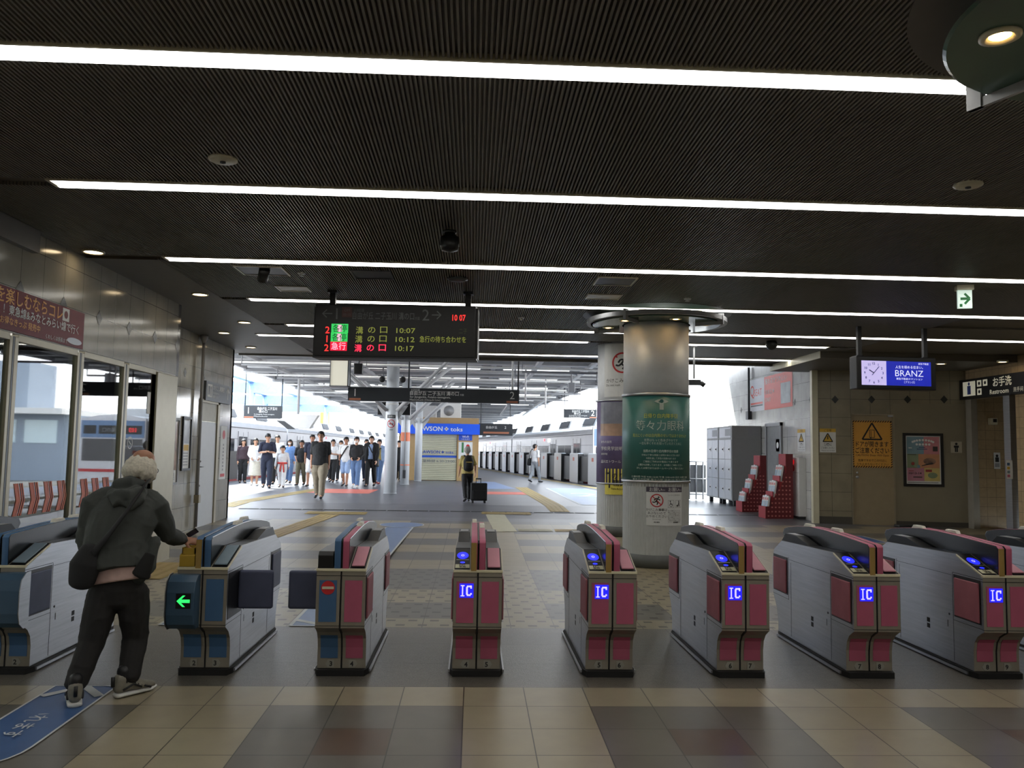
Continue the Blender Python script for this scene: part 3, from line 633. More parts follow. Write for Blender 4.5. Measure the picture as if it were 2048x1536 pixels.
# ------------------------------------------------------------------ round pillars with glass canopies
PIL = mat('pillar_metal', (216, 219, 221), .55, 0, noise=.05); PILR = mat('pillar_ribbed', (178, 180, 178), .55, 0, noise=.06)
GGL = mat('canopy_green_glass', (66, 92, 80), .12, noise=.04); ADG = mat('ad_green', (56, 112, 106), .4, noise=.04); ADT = mat('ad_pale_text', (196, 208, 196), .5, noise=0); ADY = mat('ad_yellow_text', (206, 208, 92), .5, noise=0)
WARM = mat('spot_lit', (255, 214, 150), .5, emit=22, ecol=(255, 205, 130), noise=0)
def pillar_ring(c, rp, label, z0):
    """green glass disc round the pillar top with four spots, its outer ring and brackets"""
    t = thing('pillar_canopy', label, 'canopy', (c[0], c[1], z0), 0, 'round glass canopies')
    m = MB(); m.lathe([(rp+.02, 0), (.90, .0), (.915, .01), (.90, .02), (rp+.02, .02), (rp+.02, 0)], (0, 0, 0), GGL, 96, False); m.build('glass_disc', t)
    
    if rp > .4 and c[1] > 5: m = MB(); m.lathe([(.94, .015), (1.0, .015), (1.0, .075), (.94, .075), (.94, .015)], (0, 0, 0), GREYP, 96, False); m.build('outer_ring', t)
    for a in (45, 135, 225, 315):
        ca, sa = 0, 0; m = MB(); da = 8 if c[1] > 5 else -23
        m.M = Matrix.Rotation(math.radians(a+da), 4, 'Z'); m.box((.60, -.012, -.05), (1.01, .012, .0), GREYP); m.box((.93, -.02, -.05), (1.01, .02, .10), GREYP); m.build('bracket', t)
    for a in (0, 60, 120, 180, 240, 300):
        x, y = .70*math.cos(math.radians(a-20)), .70*math.sin(math.radians(a-20))
        m = MB(); m.M = Matrix.Translation((x, y, 0)); m.lathe([(.085, .005), (.085, -.012), (.06, -.016), (.05, -.004)], (0, 0, 0), CREAM, 24); r_ = m.build('spot_ring', t)
        m = MB(); m.M = Matrix.Translation((x, y, 0)); m.lathe([(.001, -.016), (.03, -.013), (.046, -.004)], (0, 0, 0), WARM, 18); m.build('spot_bulb', r_)
    m = MB(); m.lathe([(1.06, CZ-z0-.003), (1.06, CZ-z0+.02), (rp, CZ-z0+.02)], (0, 0, 0), CEIL, 96, False); m.build('ceiling_plate', t)
    return t
P1 = (2.60, 11.95); P2 = (2.74, 15.45); RP = .465
def pillar(c, label, zb):
    t = thing('round_pillar', label, 'pillar', (c[0], c[1], zb), 0, 'round pillars')
    m = MB(); m.lathe([(RP, 2.2-zb), (RP, CZ-zb+.02)], (0, 0, 0), PIL, 64); m.build('upper_cladding', t)
    m = MB(); n = 128; vs = []
    for z in (.17, 1.2): 
        for j in range(n): r = RP-(.004 if j % 2 else 0); vs.append((r*math.cos(2*PI*j/n), r*math.sin(2*PI*j/n), z))
    m.add(vs, [(j, (j+1) % n, n+(j+1) % n, n+j) for j in range(n)], PILR); m.build('ribbed_cladding', t)
    m = MB(); m.lathe([(RP+.004, 0), (RP+.004, .17), (RP-.01, .172)], (0, 0, 0), mat('pillar_base', (92, 94, 92), .5), 64); m.build('pillar_base', t)
    m = MB(); m.lathe([(RP-.002, 1.1), (RP-.002, 2.3)], (0, 0, 0), PIL, 64); m.build('middle_cladding', t)
    return t
def wrap(c, r, a0=-PI/2):
    """cylindrical mapping: x runs along the surface, y is world height"""
    return lambda x, y, off=0: Vector((c[0]+(r+off)*math.cos(a0+x/r), c[1]+(r+off)*math.sin(a0+x/r), y))
pillar(P1, 'round metal clad pillar with the green eye clinic advertisement', zf(P1[1])); pillar(P2, 'round pillar standing behind the front pillar, with the violet advertisement', zf(P2[1]))
pillar((2.92, 3.2), 'round pillar outside the right picture edge under the nearest glass canopy', zf(3.1))
pillar_ring(P1, RP, 'round green glass canopy ring around the top of the front pillar', 3.44)
pillar_ring((2.92, 3.2), RP, 'round green glass canopy cut off at the top right corner, with one bright spot', 3.44)
for a in (235, 305):
    sp = bpy.data.lights.new('pillar_spot', 'SPOT'); sp.energy = 7; sp.spot_size = math.radians(50); sp.spot_blend = .8; sp.color = (1, .78, .46); sp.shadow_soft_size = .03
    o = bpy.data.objects.new('pillar_spot', sp); COL.objects.link(o); o.location = (P1[0]+.58*math.cos(math.radians(a)), P1[1]+.58*math.sin(math.radians(a)), 3.40); o.rotation_euler = (0, 0, 0)
fa = wrap(P1, RP+.012, -PI/2-.05)
def ringpart(name, parent, c, r0, r1, za, zb, mt): m = MB(); m.lathe([(r0, za), (r1, za), (r1, zb), (r0, zb)], (c[0], c[1], 0), mt, 64); return m.build(name, parent)
# green eye clinic advert wrapped round the front pillar
t = thing('pillar_advert', 'green wraparound eye clinic advertisement on the front pillar', 'advertisement', (0, 0, 0))
m = MB(); m.lathe([(RP+.002, 1.215), (RP+.012, 1.215), (RP+.012, 2.40), (RP+.002, 2.40)], (P1[0], P1[1], 0), ADG, 64)
G = lambda *a, **k: m.text(*a, **k)
m.flat([[(-.10+.2*i/12, 2.315+.035*math.sin(PI*i/12)) for i in range(13)]+[(.10-.2*i/12, 2.315-.03*math.sin(PI*i/12)) for i in range(1, 12)]], ADT, fa, .003); m.disc(0, 2.318, .026, ADG, fa, .005); m.rect(-.028, 2.20, .028, 2.29, ADT, fa, .003)
def wt(body, y, size, mt, width=None, bold=0): m.text(body, size, mt, fa, 0, y, .003, 'C', bold, width)
wt('日帰り白内障手術', 2.115, .068, ADY, .48, .01); wt('等々力眼科', 1.985, .15, ADT, .72); wt('見えにくいのは白内障のせいではありませんか', 1.845, .052, ADY, .84)
wt('世界はもっと色あざやかです', 1.78, .042, ADT, .48); wt('一日も早くそれを知っていただくために', 1.735, .042, ADT, .62); wt('当院の日帰り白内障手術の実績', 1.63, .042, ADT, .5, .01)
for y, wd, s in ((1.575, .55, '手術は丁寧な検査と説明のあとに行います'), (1.53, .42, '年間を通して多数の実績があります'), (1.485, .5, 'ご相談ご予約はお電話にて承ります'), (1.44, .66, '土曜日も診療しております、お気軽にご来院ください'), (1.395, .7, '詳しくは受付またはホームページをご覧ください')): wt(s, y, .03, ADT, wd)
wt('診療時間 午前 9:00-12:00 午後 3:00-6:00 休診 木曜 日曜', 1.275, .03, ADT, .88); wt('東急大井町線 等々力駅 徒歩1分 等々力眼科', 1.24, .03, ADT, .84); m.build('advert_sheet', t)
for za, nm in ((1.19, 'lower_clamp_ring'), (2.40, 'upper_clamp_ring')): ringpart(nm, t, P1, RP+.002, RP+.022, za, za+.035, STEEL)
t = thing('pillar_notice', 'white notice about rushing and priority lifts on the front pillar below the green advertisement', 'notice', (0, 0, 0)); fb = wrap(P1, RP+.004, -PI/2-.0); m = MB()
m.rect(-.23, .615, .30, 1.14, PAPER, fb, 0, 12); m.rect(-.23, 1.07, .30, 1.14, mat('notice_dark', (70, 62, 78), .5), fb, .002, 12)
m.text('お願い', .06, WINK, fb, -.10, 1.105, .004); m.text('お願い', .06, WINK, fb, .16, 1.105, .004); m.text('Notice', .022, WINK, fb, .0, 1.1, .004); m.text('Notice', .022, WINK, fb, .26, 1.1, .004)
def nosym(m, fn, cx, cy, r, off=.003):
    """running figure in a red prohibition ring"""
    m.disc(cx, cy, r*.30*.6, INK, fn, off, 12) if False else None
    m.disc(cx+r*.28, cy+r*.5, r*.13, INK, fn, off, 12)
    for a in ((.2, .35, -.1, -.1), (.15, .3, .5, .05), (.15, .3, -.2, .3), (-.2, .3, -.4, .0), (-.1, -.1, .2, -.35), (.2, -.35, .0, -.62), (-.1, -.1, -.35, -.3), (-.35, -.3, -.65, -.22)): m.line(cx+a[0]*r, cy+a[1]*r, cx+a[2]*r, cy+a[3]*r, r*.17, INK, fn, off)
    m.disc(cx, cy, r, REDS, fn, off+.002, 32, hole=.84); m.line(cx-r*.66, cy+r*.66, cx+r*.66, cy-r*.66, r*.15, REDS, fn, off+.002)
nosym(m, fb, -.085, .955, .09)
for i, s in enumerate(('かけこみ乗車は', 'あぶないので', 'おやめください')): m.text(s, .042, INK, fb, -.085, .83-.045*i, .003)
m.text("Do not rush", .022, INK, fb, -.085, .70, .003); m.text('東急電鉄', .02, INK, fb, -.085, .66, .003, bold=.02); m.text('東急電鉄', .02, INK, fb, .19, .66, .003, bold=.02)
for cx in (.115, .23):
    for a in ((-.045, .86, .045, .863), (-.045, .957, .045, .96), (-.045, .86, -.042, .96), (.042, .86, .045, .96)): m.rect(cx+a[0], a[1], cx+a[2], a[3], INK, fb, .003)
m.disc(.115, .895, .024, INK, fb, .003, 20, hole=.75); m.line(.105, .94, .107, .905, .008, INK, fb, .003); m.line(.107, .905, .135, .9, .008, INK, fb, .003); m.disc(.103, .947, .008, INK, fb, .003)
m.disc(.24, .945, .009, INK, fb, .003); m.line(.24, .935, .245, .875, .016, INK, fb, .003); m.line(.238, .92, .215, .88, .006, INK, fb, .003); m.disc(.215, .885, .014, INK, fb, .003)
for i in range(9): m.text(('エレベーターをご利用のお客さまへ', '車いす 高齢の方 ベビーカーなど', '優先してご利用いただけるよう', 'ご協力をお願いします')[i % 4], .02, INK, fb, .17, 1.03 if i == 0 else .84-.022*i, .003, width=.2)
m.build('notice_sheet', t)
# adverts on the rear pillar
f2 = wrap(P2, RP+.01, -PI/2); t = thing('pillar_advert', 'violet school advertisement wrapped round the rear pillar', 'advertisement', (0, 0, 0)); m = MB(); VT = mat('ad_violet', (104, 92, 132), .5, noise=.25, nscale=4); VT2 = mat('ad_photo_grey', (120, 122, 134), .5, noise=.5, nscale=3); ORG = mat('ad_photo_warm', (170, 140, 120), .5, noise=.4, nscale=4)
z = lambda py: atY(1220, py, P2[1]-.2).z
m.lathe([(RP+.002, z(965)), (RP+.01, z(965)), (RP+.01, z(803)), (RP+.002, z(803))], (P2[0], P2[1], 0), VT, 48); m.rect(-.55, z(848), .3, z(805), VT2, f2, .002, 10); m.rect(-.55, z(872), .3, z(848), ORG, f2, .002, 10)
for s, py, sz in (('学校見学説明会', 897, .075), ('高等学校', 908, .04), ('品川エトワール', 923, .06), ('まちの自然', 884, .05)): m.text(s, sz, WINK, f2, -.52, z(py), .004, 'L')
m.build('advert_sheet', t); ringpart('upper_clamp_ring', t, P2, RP+.002, RP+.02, z(803), z(800), STEEL); ringpart('lower_clamp_ring', t, P2, RP+.002, RP+.02, z(968), z(965), STEEL)
t = thing('pillar_notice', 'yellow fare adjustment notice with arrow low on the rear pillar', 'notice', (0, 0, 0)); m = MB(); m.rect(-.42, z(988), .25, z(937), mat('notice_yellow', (220, 206, 90), .5), f2, 0, 10)
m.line(-.38, z(946), -.32, z(946), .03, INK, f2, .003); m.line(-.32, z(942), -.32, z(975), .03, INK, f2, .003); m.flat([[(-.40, z(946)), (-.36, z(942)), (-.36, z(950))]], INK, f2, .003)
m.text('のりこし', .12, INK, f2, -.27, z(951), .003, 'L', .01); m.text('精算機', .12, INK, f2, -.25, z(965), .003, 'L', .01); m.text('Fare Adjustment', .05, INK, f2, -.28, z(977), .003, 'L'); m.build('notice_sheet', t)
t = thing('pillar_notice', 'white no-rushing notice high on the rear pillar', 'notice', (0, 0, 0)); m = MB(); m.rect(-.45, z(795), .3, z(690), PAPER, f2, 0, 10); nosym(m, f2, -.09, z(728), .19); m.text('かけこみ乗車', .085, INK, f2, -.4, z(763), .003, 'L'); m.text('Do not rush', .055, INK, f2, -.4, z(772), .003, 'L'); m.build('notice_sheet', t)
# ------------------------------------------------------------------ station office front on the left
GLS = glass('office_glass', (232, 240, 238), .08); CHEV = mat('chevron_orange', (196, 92, 52), .5, noise=.12)
WINS = [(6.15, 7.70, 1), (7.84, 9.00, 2), (9.15, 10.18, 3), (10.32, 11.2, 4)]
for a, b, k in WINS:
    m = MB(); m.box((XL-.03, a, .62 if k < 4 else .12), (XL-.015, b, 2.53), GLS); o = struct(m.build('window_%d' % k))
    m = MB()
    for y0, y1, z0, z1, mm in ((b, b+.05, 0, 2.56, FRAME), (b+.05, b+.085, 0, 2.56, BLK), (b+.085, b+.15, 0, 2.56, FRAME) if k < 4 else (b, b+.02, 0, 2.56, FRAME), (a, b, 2.52, 2.585, FRAME), (a, b, .0, .62 if k < 4 else .12, FRAME)):
        m.box((XL-.05, y0, z0), (XL+.012, y1, z1), mm)
    m.build('window_frame', o, bevel=.004)
    if k in (2, 3):
        m = MB(); fn = plane((XL-.012, 0, 0), (0, 1, 0), (0, 0, 1)); n = 4 if k == 2 else 3
        for i in range(n):
            y = a+.12+i*.27
            for d in (0, .06, .1, .135): 
                w_ = .055 if d == 0 else .018
                m.flat([[(y+d, 1.20), (y+d+w_, 1.20), (y+d+w_+.05, 1.07), (y+d+w_, .94), (y+d, .94), (y+d+.05, 1.07)][q] for q in (0, 1, 2, 5)], CHEV, fn, .001) if False else None
                m.add([fn(*q, .001) for q in ((y+d, 1.22), (y+d+w_, 1.22), (y+d+w_+.055, 1.06), (y+d+.055, 1.06))], [(0, 1, 2, 3)], CHEV)
                m.add([fn(*q, .001) for q in ((y+d+.055, 1.06), (y+d+w_+.055, 1.06), (y+d+w_, .92), (y+d, .92))], [(0, 1, 2, 3)], CHEV)
        m.build('chevron_sticker', o)
    if k == 4:
        m = MB(); fn = plane((XL-.012, 0, 0), (0, 1, 0), (0, 0, 1)); m.disc(10.52, 1.62, .075, WINK, fn, .001, 28, hole=.86); m.line(10.49, 1.64, 10.55, 1.6, .012, WINK, fn, .001); m.rect(11.0, 2.0, 11.1, 2.28, PAPER, fn, .001); m.build('door_sticker', o)
# office interior seen through the glass
t = thing('office_counter', 'pale counter with brochures behind the office glass', 'counter', (-6.0, 6, 0))
m = MB(); m.box((-.9, 0, 0), (.9, 5.8, .78), mat('counter_pale', (150, 148, 140), .5)); m.box((-.95, -.02, .78), (.95, 5.85, .82), mat('counter_top', (120, 122, 126), .3)); m.build('counter_body', t)
rc = [(196, 90, 70), (88, 120, 84), (70, 88, 130), (205, 200, 185), (180, 150, 70), (120, 70, 76)]
for i in range(10):
    t = thing('leaflet_stack', 'stack of leaflets on the office counter behind the glass', 'leaflets', (-5.35, 6.35+.5*i, .82), 0, 'leaflet stacks on the counter'); m = MB(); hgt = .05+.12*((i*7) % 4)/4
    m.box((-.15, -.1, 0), (.15, .1, hgt), PAPER); m.box((-.15, -.1, hgt), (.15, .1, hgt+.004), mat('leaflet_%d' % (i % 6), rc[i % 6], .6)); m.build('paper_pile', t)
for i, (x, z0, wd, h) in enumerate(((-7.75, 1.0, .6, .95), (-7.05, .95, .5, 1.0), (-6.48, .95, .45, 1.0), (-5.98, 1.0, .42, .9), (-5.5, 1.1, .3, .7))):
    t = thing('wall_poster', ('green and white', 'dark red and orange', 'white ruled', 'white and orange', 'pale blue')[i]+' poster hung inside the office behind the glass', 'poster', (x, 12.17, z0), -PI/2)
    m = MB(); m.box((-.02, 0, 0), (0, wd, h), PAPER); fn = plane((0, 0, 0), (0, 1, 0), (0, 0, 1)); cc = mat('office_poster_%d' % i, [(110, 150, 110), (130, 60, 54), (200, 198, 190), (196, 110, 80), (150, 170, 190)][i], .6)
    m.rect(.04, h*.45, wd-.04, h-.05, cc, fn, .002)
    for k in range(5): m.rect(.05, h*.08+.06*k, wd-.08-.05*(k % 2), h*.08+.06*k+.02, GREYP, fn, .002)
    m.build('poster_sheet', t)
m = MB(); m.box((-7.25, 6, 0), (-7.12, 12, 2.1), mat('office_partition', (186, 186, 180), .6)); struct(m.build('wall_office_partition'))
m = MB()
for i in range(3): m.box((-6.9+.0*i, 6.8+1.8*i, 2.70), (-6.3, 8.2+1.8*i, 2.74), mat('office_light', (255, 255, 250), .5, emit=26, noise=0))
tag(m.build('office_light'), 'white ceiling light panels inside the station office', 'light')
# red banner over the windows
t = thing('hanging_banner', 'glossy red banner with orange and white lettering on the tiles over the office windows', 'banner', (0, 0, 0))
RB = mat('banner_red', (112, 27, 29), .45, noise=.2, nscale=2.2, bump=.3, spec=.2); OT = mat('banner_orange', (226, 150, 40), .4, noise=0)
fb2 = plane((XL+.012, 0, 0), (0, 1, 0), (0, 0, 1)); m = MB(); m.box((XL+.004, 4.6, 2.60), (XL+.012, 9.1, 2.985), RB)
m.text('京都の紅葉を楽しむならコレ', .15, OT, fb2, 8.62, 2.905, .003, 'R', .012); m.text('！東急線&みなとみらい線で行く', .10, WINK, fb2, 8.98, 2.785, .003, 'R', .012); m.text('お得なきっぷ 発売中', .075, OT, fb2, 8.2, 2.685, .003, 'R', .01); m.text('くわしくは係員まで', .05, WINK, fb2, 8.75, 2.64, .003, 'R')
m.rect(8.62, 2.84, 8.76, 2.97, PAPER, fb2, .003); m.disc(8.69, 2.905, .04, RB, fb2, .004, 16); m.disc(8.9, 2.66, .16, mat('banner_oval', (186, 190, 205), .2), fb2, .003, 28, .035); m.build('banner_sheet', t)
# far left wall: posters, conduit, door, fare adjustment sign
def frame_poster(name, label, fn, x0, y0, x1, y1, fm, paint, fw=.04, dep=.03, cat='poster'):
    t = thing(name, label, cat, (0, 0, 0)); m = MB()
    def bx(a, b, c, d, z0, z1, mt):
        P = [fn(a, b, z0), fn(c, b, z0), fn(c, d, z0), fn(a, d, z0), fn(a, b, z1), fn(c, b, z1), fn(c, d, z1), fn(a, d, z1)]; m.add(P, [(3, 2, 1, 0), (4, 5, 6, 7), (0, 1, 5, 4), (1, 2, 6, 5), (2, 3, 7, 6), (3, 0, 4, 7)], mt)
    bx(x0, y0, x1, y0+fw, .002, dep, fm); bx(x0, y1-fw, x1, y1, .002, dep, fm); bx(x0, y0+fw, x0+fw, y1-fw, .002, dep, fm); bx(x1-fw, y0+fw, x1, y1-fw, .002, dep, fm); m.build('poster_frame', t)
    m = MB(); m.rect(x0+fw, y0+fw, x1-fw, y1-fw, PAPER, fn, .008); paint(m, x0+fw, y0+fw, x1-fw, y1-fw, lambda x, y, off=0: fn(x, y, .008+off)); m.build('poster_sheet', t); return t
MOT = mat('poster_photo', (150, 120, 104), .25, noise=.6, nscale=5); MOT2 = mat('poster_photo_cool', (160, 166, 172), .25, noise=.35, nscale=4)
def paint_a(m, x0, y0, x1, y1, fn): m.rect(x0+.02, y0+.2, x1-.02, y1-.03, MOT, fn, .002); [m.rect(x0+.05, y0+.04+.03*i, x1-.1, y0+.055+.03*i, GREYP, fn, .002) for i in range(4)]
def paint_b(m, x0, y0, x1, y1, fn): m.rect(x0+.02, (y0+y1)/2, x1-.02, y1-.03, MOT2, fn, .002); m.rect(x0+.05, (y0+y1)/2-.12, x1-.05, (y0+y1)/2-.02, YEL, fn, .002); [m.rect(x0+.05, y0+.05+.05*i, x1-.07, y0+.07+.05*i, GREYP, fn, .002) for i in range(5)]
frame_poster('wall_poster', 'poster with brown photo in a grey frame on the far left wall', fnL2, 13.55, .95, 14.42, 2.06, GREYP, paint_a); frame_poster('wall_poster', 'narrow black framed notice on the far left wall beside the conduit', fnL2, 14.58, 1.17, 15.02, 2.1, BLK, paint_b)
t = thing('conduit', 'grey vertical conduit with funnel top on the far left wall', 'conduit', (XL2+.08, 15.28, .17)); m = MB(); m.tube([(0, 0, 0), (0, 0, 3.36)], .028, GREYP, 12); m.build('pipe', t); m = MB(); m.lathe([(.028, 3.28), (.07, 3.38), (.07, 3.42)], (0, 0, 0), GREYP, 16); m.build('funnel', t); m = MB(); m.box((-.04, -.05, .42), (.05, .05, .56), FRAME); m.build('bracket', t)
DOORW = mat('door_white', (196, 200, 204), .4, noise=.03)
m = MB(); m.box((XL2-.03, 15.5, zf(16)), (XL2-.005, 16.5, 2.05), DOORW); o = struct(m.build('door_1'))
m = MB(); m.box((XL2-.03, 15.5, 2.06), (XL2-.005, 16.5, 2.42), mat('door_transom', (190, 188, 176), .5)); m.build('transom', o)
m = MB()
for a in ((15.44, 0, 15.5, 2.46), (16.5, 0, 16.62, 2.46), (15.44, 2.40, 16.62, 2.46)): m.box((XL2-.04, a[0], a[1]), (XL2+.02, a[2], a[3]), FRAME)
m.build('door_frame', o); m = MB(); m.tube([(XL2-.005, 15.62, 1.22), (XL2+.03, 15.62, 1.22), (XL2+.03, 15.74, 1.22)], .009, STEEL, 8); m.ball((XL2, 15.63, 1.32), .02, STEEL); m.ball((XL2, 15.63, .88), .02, STEEL); m.build('door_handle', o)
t = thing('wall_sign', 'grey fare adjustment sign with white arrow over the white door on the left wall', 'sign', (0, 0, 0)); m = MB(); m.box((XL2+.002, 15.62, 2.44), (XL2+.05, 17.2, 2.80), mat('sign_grey', (92, 96, 102), .4)); fn = plane((XL2+.05, 0, 0), (0, 1, 0), (0, 0, 1))
m.rect(15.70, 2.51, 15.98, 2.75, WINK, fn, .002); m.rect(15.74, 2.55, 15.84, 2.71, MATS['sign_grey'], fn, .003); m.disc(15.9, 2.68, .035, MATS['sign_grey'], fn, .003, 14); m.line(15.9, 2.66, 15.9, 2.53, .05, MATS['sign_grey'], fn, .003)
m.text('のりこし精算機', .11, WINK, fn, 16.03, 2.70, .002, 'L', .01, width=.72); m.text('Fare Adjustment', .055, WINK, fn, 16.03, 2.60, .002, 'L'); m.text('精算机  정산기', .055, WINK, fn, 16.03, 2.53, .002, 'L')
m.line(16.98, 2.52, 16.98, 2.74, .035, WINK, fn, .002); m.line(16.98, 2.755, 16.88, 2.66, .035, WINK, fn, .002); m.line(16.98, 2.755, 17.08, 2.66, .035, WINK, fn, .002); m.build('sign_box', t)
t = thing('wall_poster', 'tall narrow white notice with red emblem on the wall end beside the white door', 'poster', (0, 0, 0)); m = MB(); fn = fnL2; m.rect(16.78, .95, 17.2, 2.0, PAPER, fn, .004); m.disc(16.99, 1.83, .09, REDS, fn, .006, 20); m.rect(16.85, 1.0, 17.13, 1.06, REDS, fn, .006); [m.rect(16.95, 1.12+.07*i, 17.03, 1.16+.07*i, GREYP, fn, .006) for i in range(8)]; m.build('poster_sheet', t)

# ------------------------------------------------------------------ right hand side
z0 = zf(17.6)
m = MB(); Mr = Matrix.Translation(PA) @ Matrix.Rotation(math.atan2(DR.y, DR.x), 4, 'Z'); m.M = Mr; DB = mat('door_beige', (150, 136, 110), .4, noise=.05)
m.box((s0+.015, .01, z0), (s1-.015, .05, ztop-.015), DB); o = struct(m.build('door_2'))
m = MB(); m.M = Mr
for a in ((s0-.01, 0, s0+.015, ztop), (s1-.015, 0, s1+.01, ztop), (s0-.01, ztop-.015, s1+.01, ztop+.01)): m.box((a[0], -.015, a[1]), (a[2], .05, a[3]), mat('frame_beige', (150, 140, 118), .4, .3))
m.build('door_frame', o); m = MB(); m.M = Mr; m.tube([(s0+.1, .01, 1.17), (s0+.1, -.03, 1.17)], .03, STEEL, 14); m.ball((s0+.1, 0, 1.26), .022, STEEL); m.build('door_knob', o); m = MB(); m.M = Mr; m.box((s1-.12, -.03, ztop-.05), (s1-.02, .01, ztop-.01), STEEL); m.build('door_closer', o)
# caution poster on the door
(a0, b1), (a1, b0) = sR(1704, 841), sR(1785, 936)
t = thing('door_sign', 'large yellow caution sign with door triangle and striped border on the beige service door', 'sign', (0, 0, 0)); m = MB(); fn = lambda x, y, off=0: fnR(a0+x, b0+y, .012-.01+off); wd, h = a1-a0, b1-b0
YS = mat('caution_yellow', (214, 156, 64), .5, noise=.04); m.rect(0, 0, wd, h, YS, fn, 0)
for i in range(16):
    x = wd*i/16; m.flat([[(x, 0), (x+wd/32, 0), (x+wd/32+.03, .035), (x+.03, .035)], [(x, h-.035), (x+wd/32, h-.035), (x+wd/32+.03 if i < 15 else wd, h), (x+.03, h)]], INK, fn, .002)
for i in range(20):
    y = h*i/20; m.flat([[(0, y), (.03, y+.02), (.03, y+.02+h/44), (0, y+h/44)], [(wd-.03, y), (wd, y+.02), (wd, min(h, y+.02+h/44)), (wd-.03, y+h/44)]], INK, fn, .002)
cx = wd/2; tri = [(cx, h-.05), (cx+.2, h-.40), (cx-.2, h-.40)]
for p, q in zip(tri, tri[1:]+tri[:1]): m.line(p[0], p[1], q[0], q[1], .032, INK, fn, .002)
for a in ((cx-.05, h-.36, cx-.05, h-.20), (cx-.05, h-.2, cx+.05, h-.2), (cx+.05, h-.2, cx+.05, h-.36), (cx-.05, h-.36, cx+.05, h-.36), (cx-.02, h-.38, cx-.02, h-.22), (cx-.02, h-.38, cx-.05, h-.36)): m.line(*a, .012, INK, fn, .002)
m.text('ドアが開きます', .13, INK, fn, cx, h-.50, .002, bold=.012, width=wd*.82); m.text('ご注意ください', .13, INK, fn, cx, h-.635, .002, bold=.012, width=wd*.85); m.text('CAUTION: Door Will Open', .06, INK, fn, cx, h-.745, .002, width=wd*.84)
m.text('危険ですのでこの付近に', .06, INK, fn, cx, h-.85, .002, width=wd*.72); m.text('立ち止まらないでください', .06, INK, fn, cx, h-.93, .002, width=wd*.8); m.build('sign_sheet', t)
# framed poster
(a0, b1), (a1, b0) = sR(1805, 866), sR(1888, 974)
def paint_c(m, x0, y0, x1, y1, fn):
    W_, H_ = x1-x0, y1-y0; R = lambda a, b, c, d, mt, o=.002: m.rect(x0+W_*a, y0+H_*b, x0+W_*c, y0+H_*d, mt, fn, o)
    pal = [mat('poster_pastel_%d' % i, c, .4, noise=.08) for i, c in enumerate(((120, 150, 164), (196, 130, 136), (132, 146, 116), (196, 140, 104), (186, 128, 146), (206, 186, 116), (60, 76, 120), (150, 60, 56), (60, 56, 54)))]
    R(0.03, .62, .52, .98, pal[0]); R(.52, .62, .97, .98, pal[1]); R(.03, .33, .36, .62, pal[2]); R(.36, .33, .97, .62, pal[3]); R(.03, .06, .52, .33, pal[4]); R(.52, .06, .97, .33, pal[5])
    for i in range(9): a = PI*(.15+.7*i/8); m.disc(x0+W_*(.5-.33*math.cos(a)), y0+H_*(.84+.07*math.sin(a)), W_*.035, WINK, fn, .003, 10)
    for i in range(5): m.disc(x0+W_*(.32+.09*i), y0+H_*.82, W_*.035, WINK, fn, .003, 10)
    R(.32, .715, .62, .73, pal[6], .003); R(.38, .75, .56, .765, pal[6], .003); R(.78, .68, .92, .78, pal[8], .003); R(.08, .735, .18, .755, WINK, .003); R(.05, .60, .3, .612, pal[8], .003)
    m.disc(x0+W_*.68, y0+H_*.47, W_*.18, MOT, fn, .003, 20, H_*.07); m.flat([[(x0+W_*.45, y0+H_*.37), (x0+W_*.8, y0+H_*.42), (x0+W_*.75, y0+H_*.45), (x0+W_*.45, y0+H_*.385)]], pal[8], fn, .004); m.disc(x0+W_*.2, y0+H_*.42, W_*.05, pal[7], fn, .003, 12); m.disc(x0+W_*.36, y0+H_*.36, W_*.05, pal[0], fn, .003, 12)
    R(.56, .25, .74, .30, pal[7], .003); m.disc(x0+W_*.76, y0+H_*.18, W_*.14, pal[2], fn, .003, 16, H_*.06); m.text('10/13-14', .06, INK, fn, x0+W_*.26, y0+H_*.22, .003, bold=.02, width=W_*.36); R(.2, .13, .46, .15, pal[8], .003); R(.08, .26, .22, .275, pal[7], .003); R(.04, .025, .92, .035, pal[8], .003)
frame_poster('framed_poster', 'pastel festival poster in a black frame on the plain wall beside the restroom', fnR, a0, b0, a1, b1, BLK, paint_c, .055)
(a0, b1), (a1, b0) = sR(1901, 883), sR(1924, 906)
t = thing('wall_sign', 'small square sign with dark male figure on the wall right of the framed poster', 'sign', (0, 0, 0)); m = MB(); m.rect(a0, b0, a1, b1, mat('sign_pale', (176, 168, 150), .5), fnR, .004); cx = (a0+a1)/2
m.disc(cx, b1-.05, .026, INK, fnR, .006, 16); m.rect(cx-.05, b0+.11, cx+.05, b1-.085, INK, fnR, .006); m.rect(cx-.03, b0+.02, cx-.003, b0+.12, INK, fnR, .006); m.rect(cx+.003, b0+.02, cx+.03, b0+.12, INK, fnR, .006); m.build('sign_plate', t)
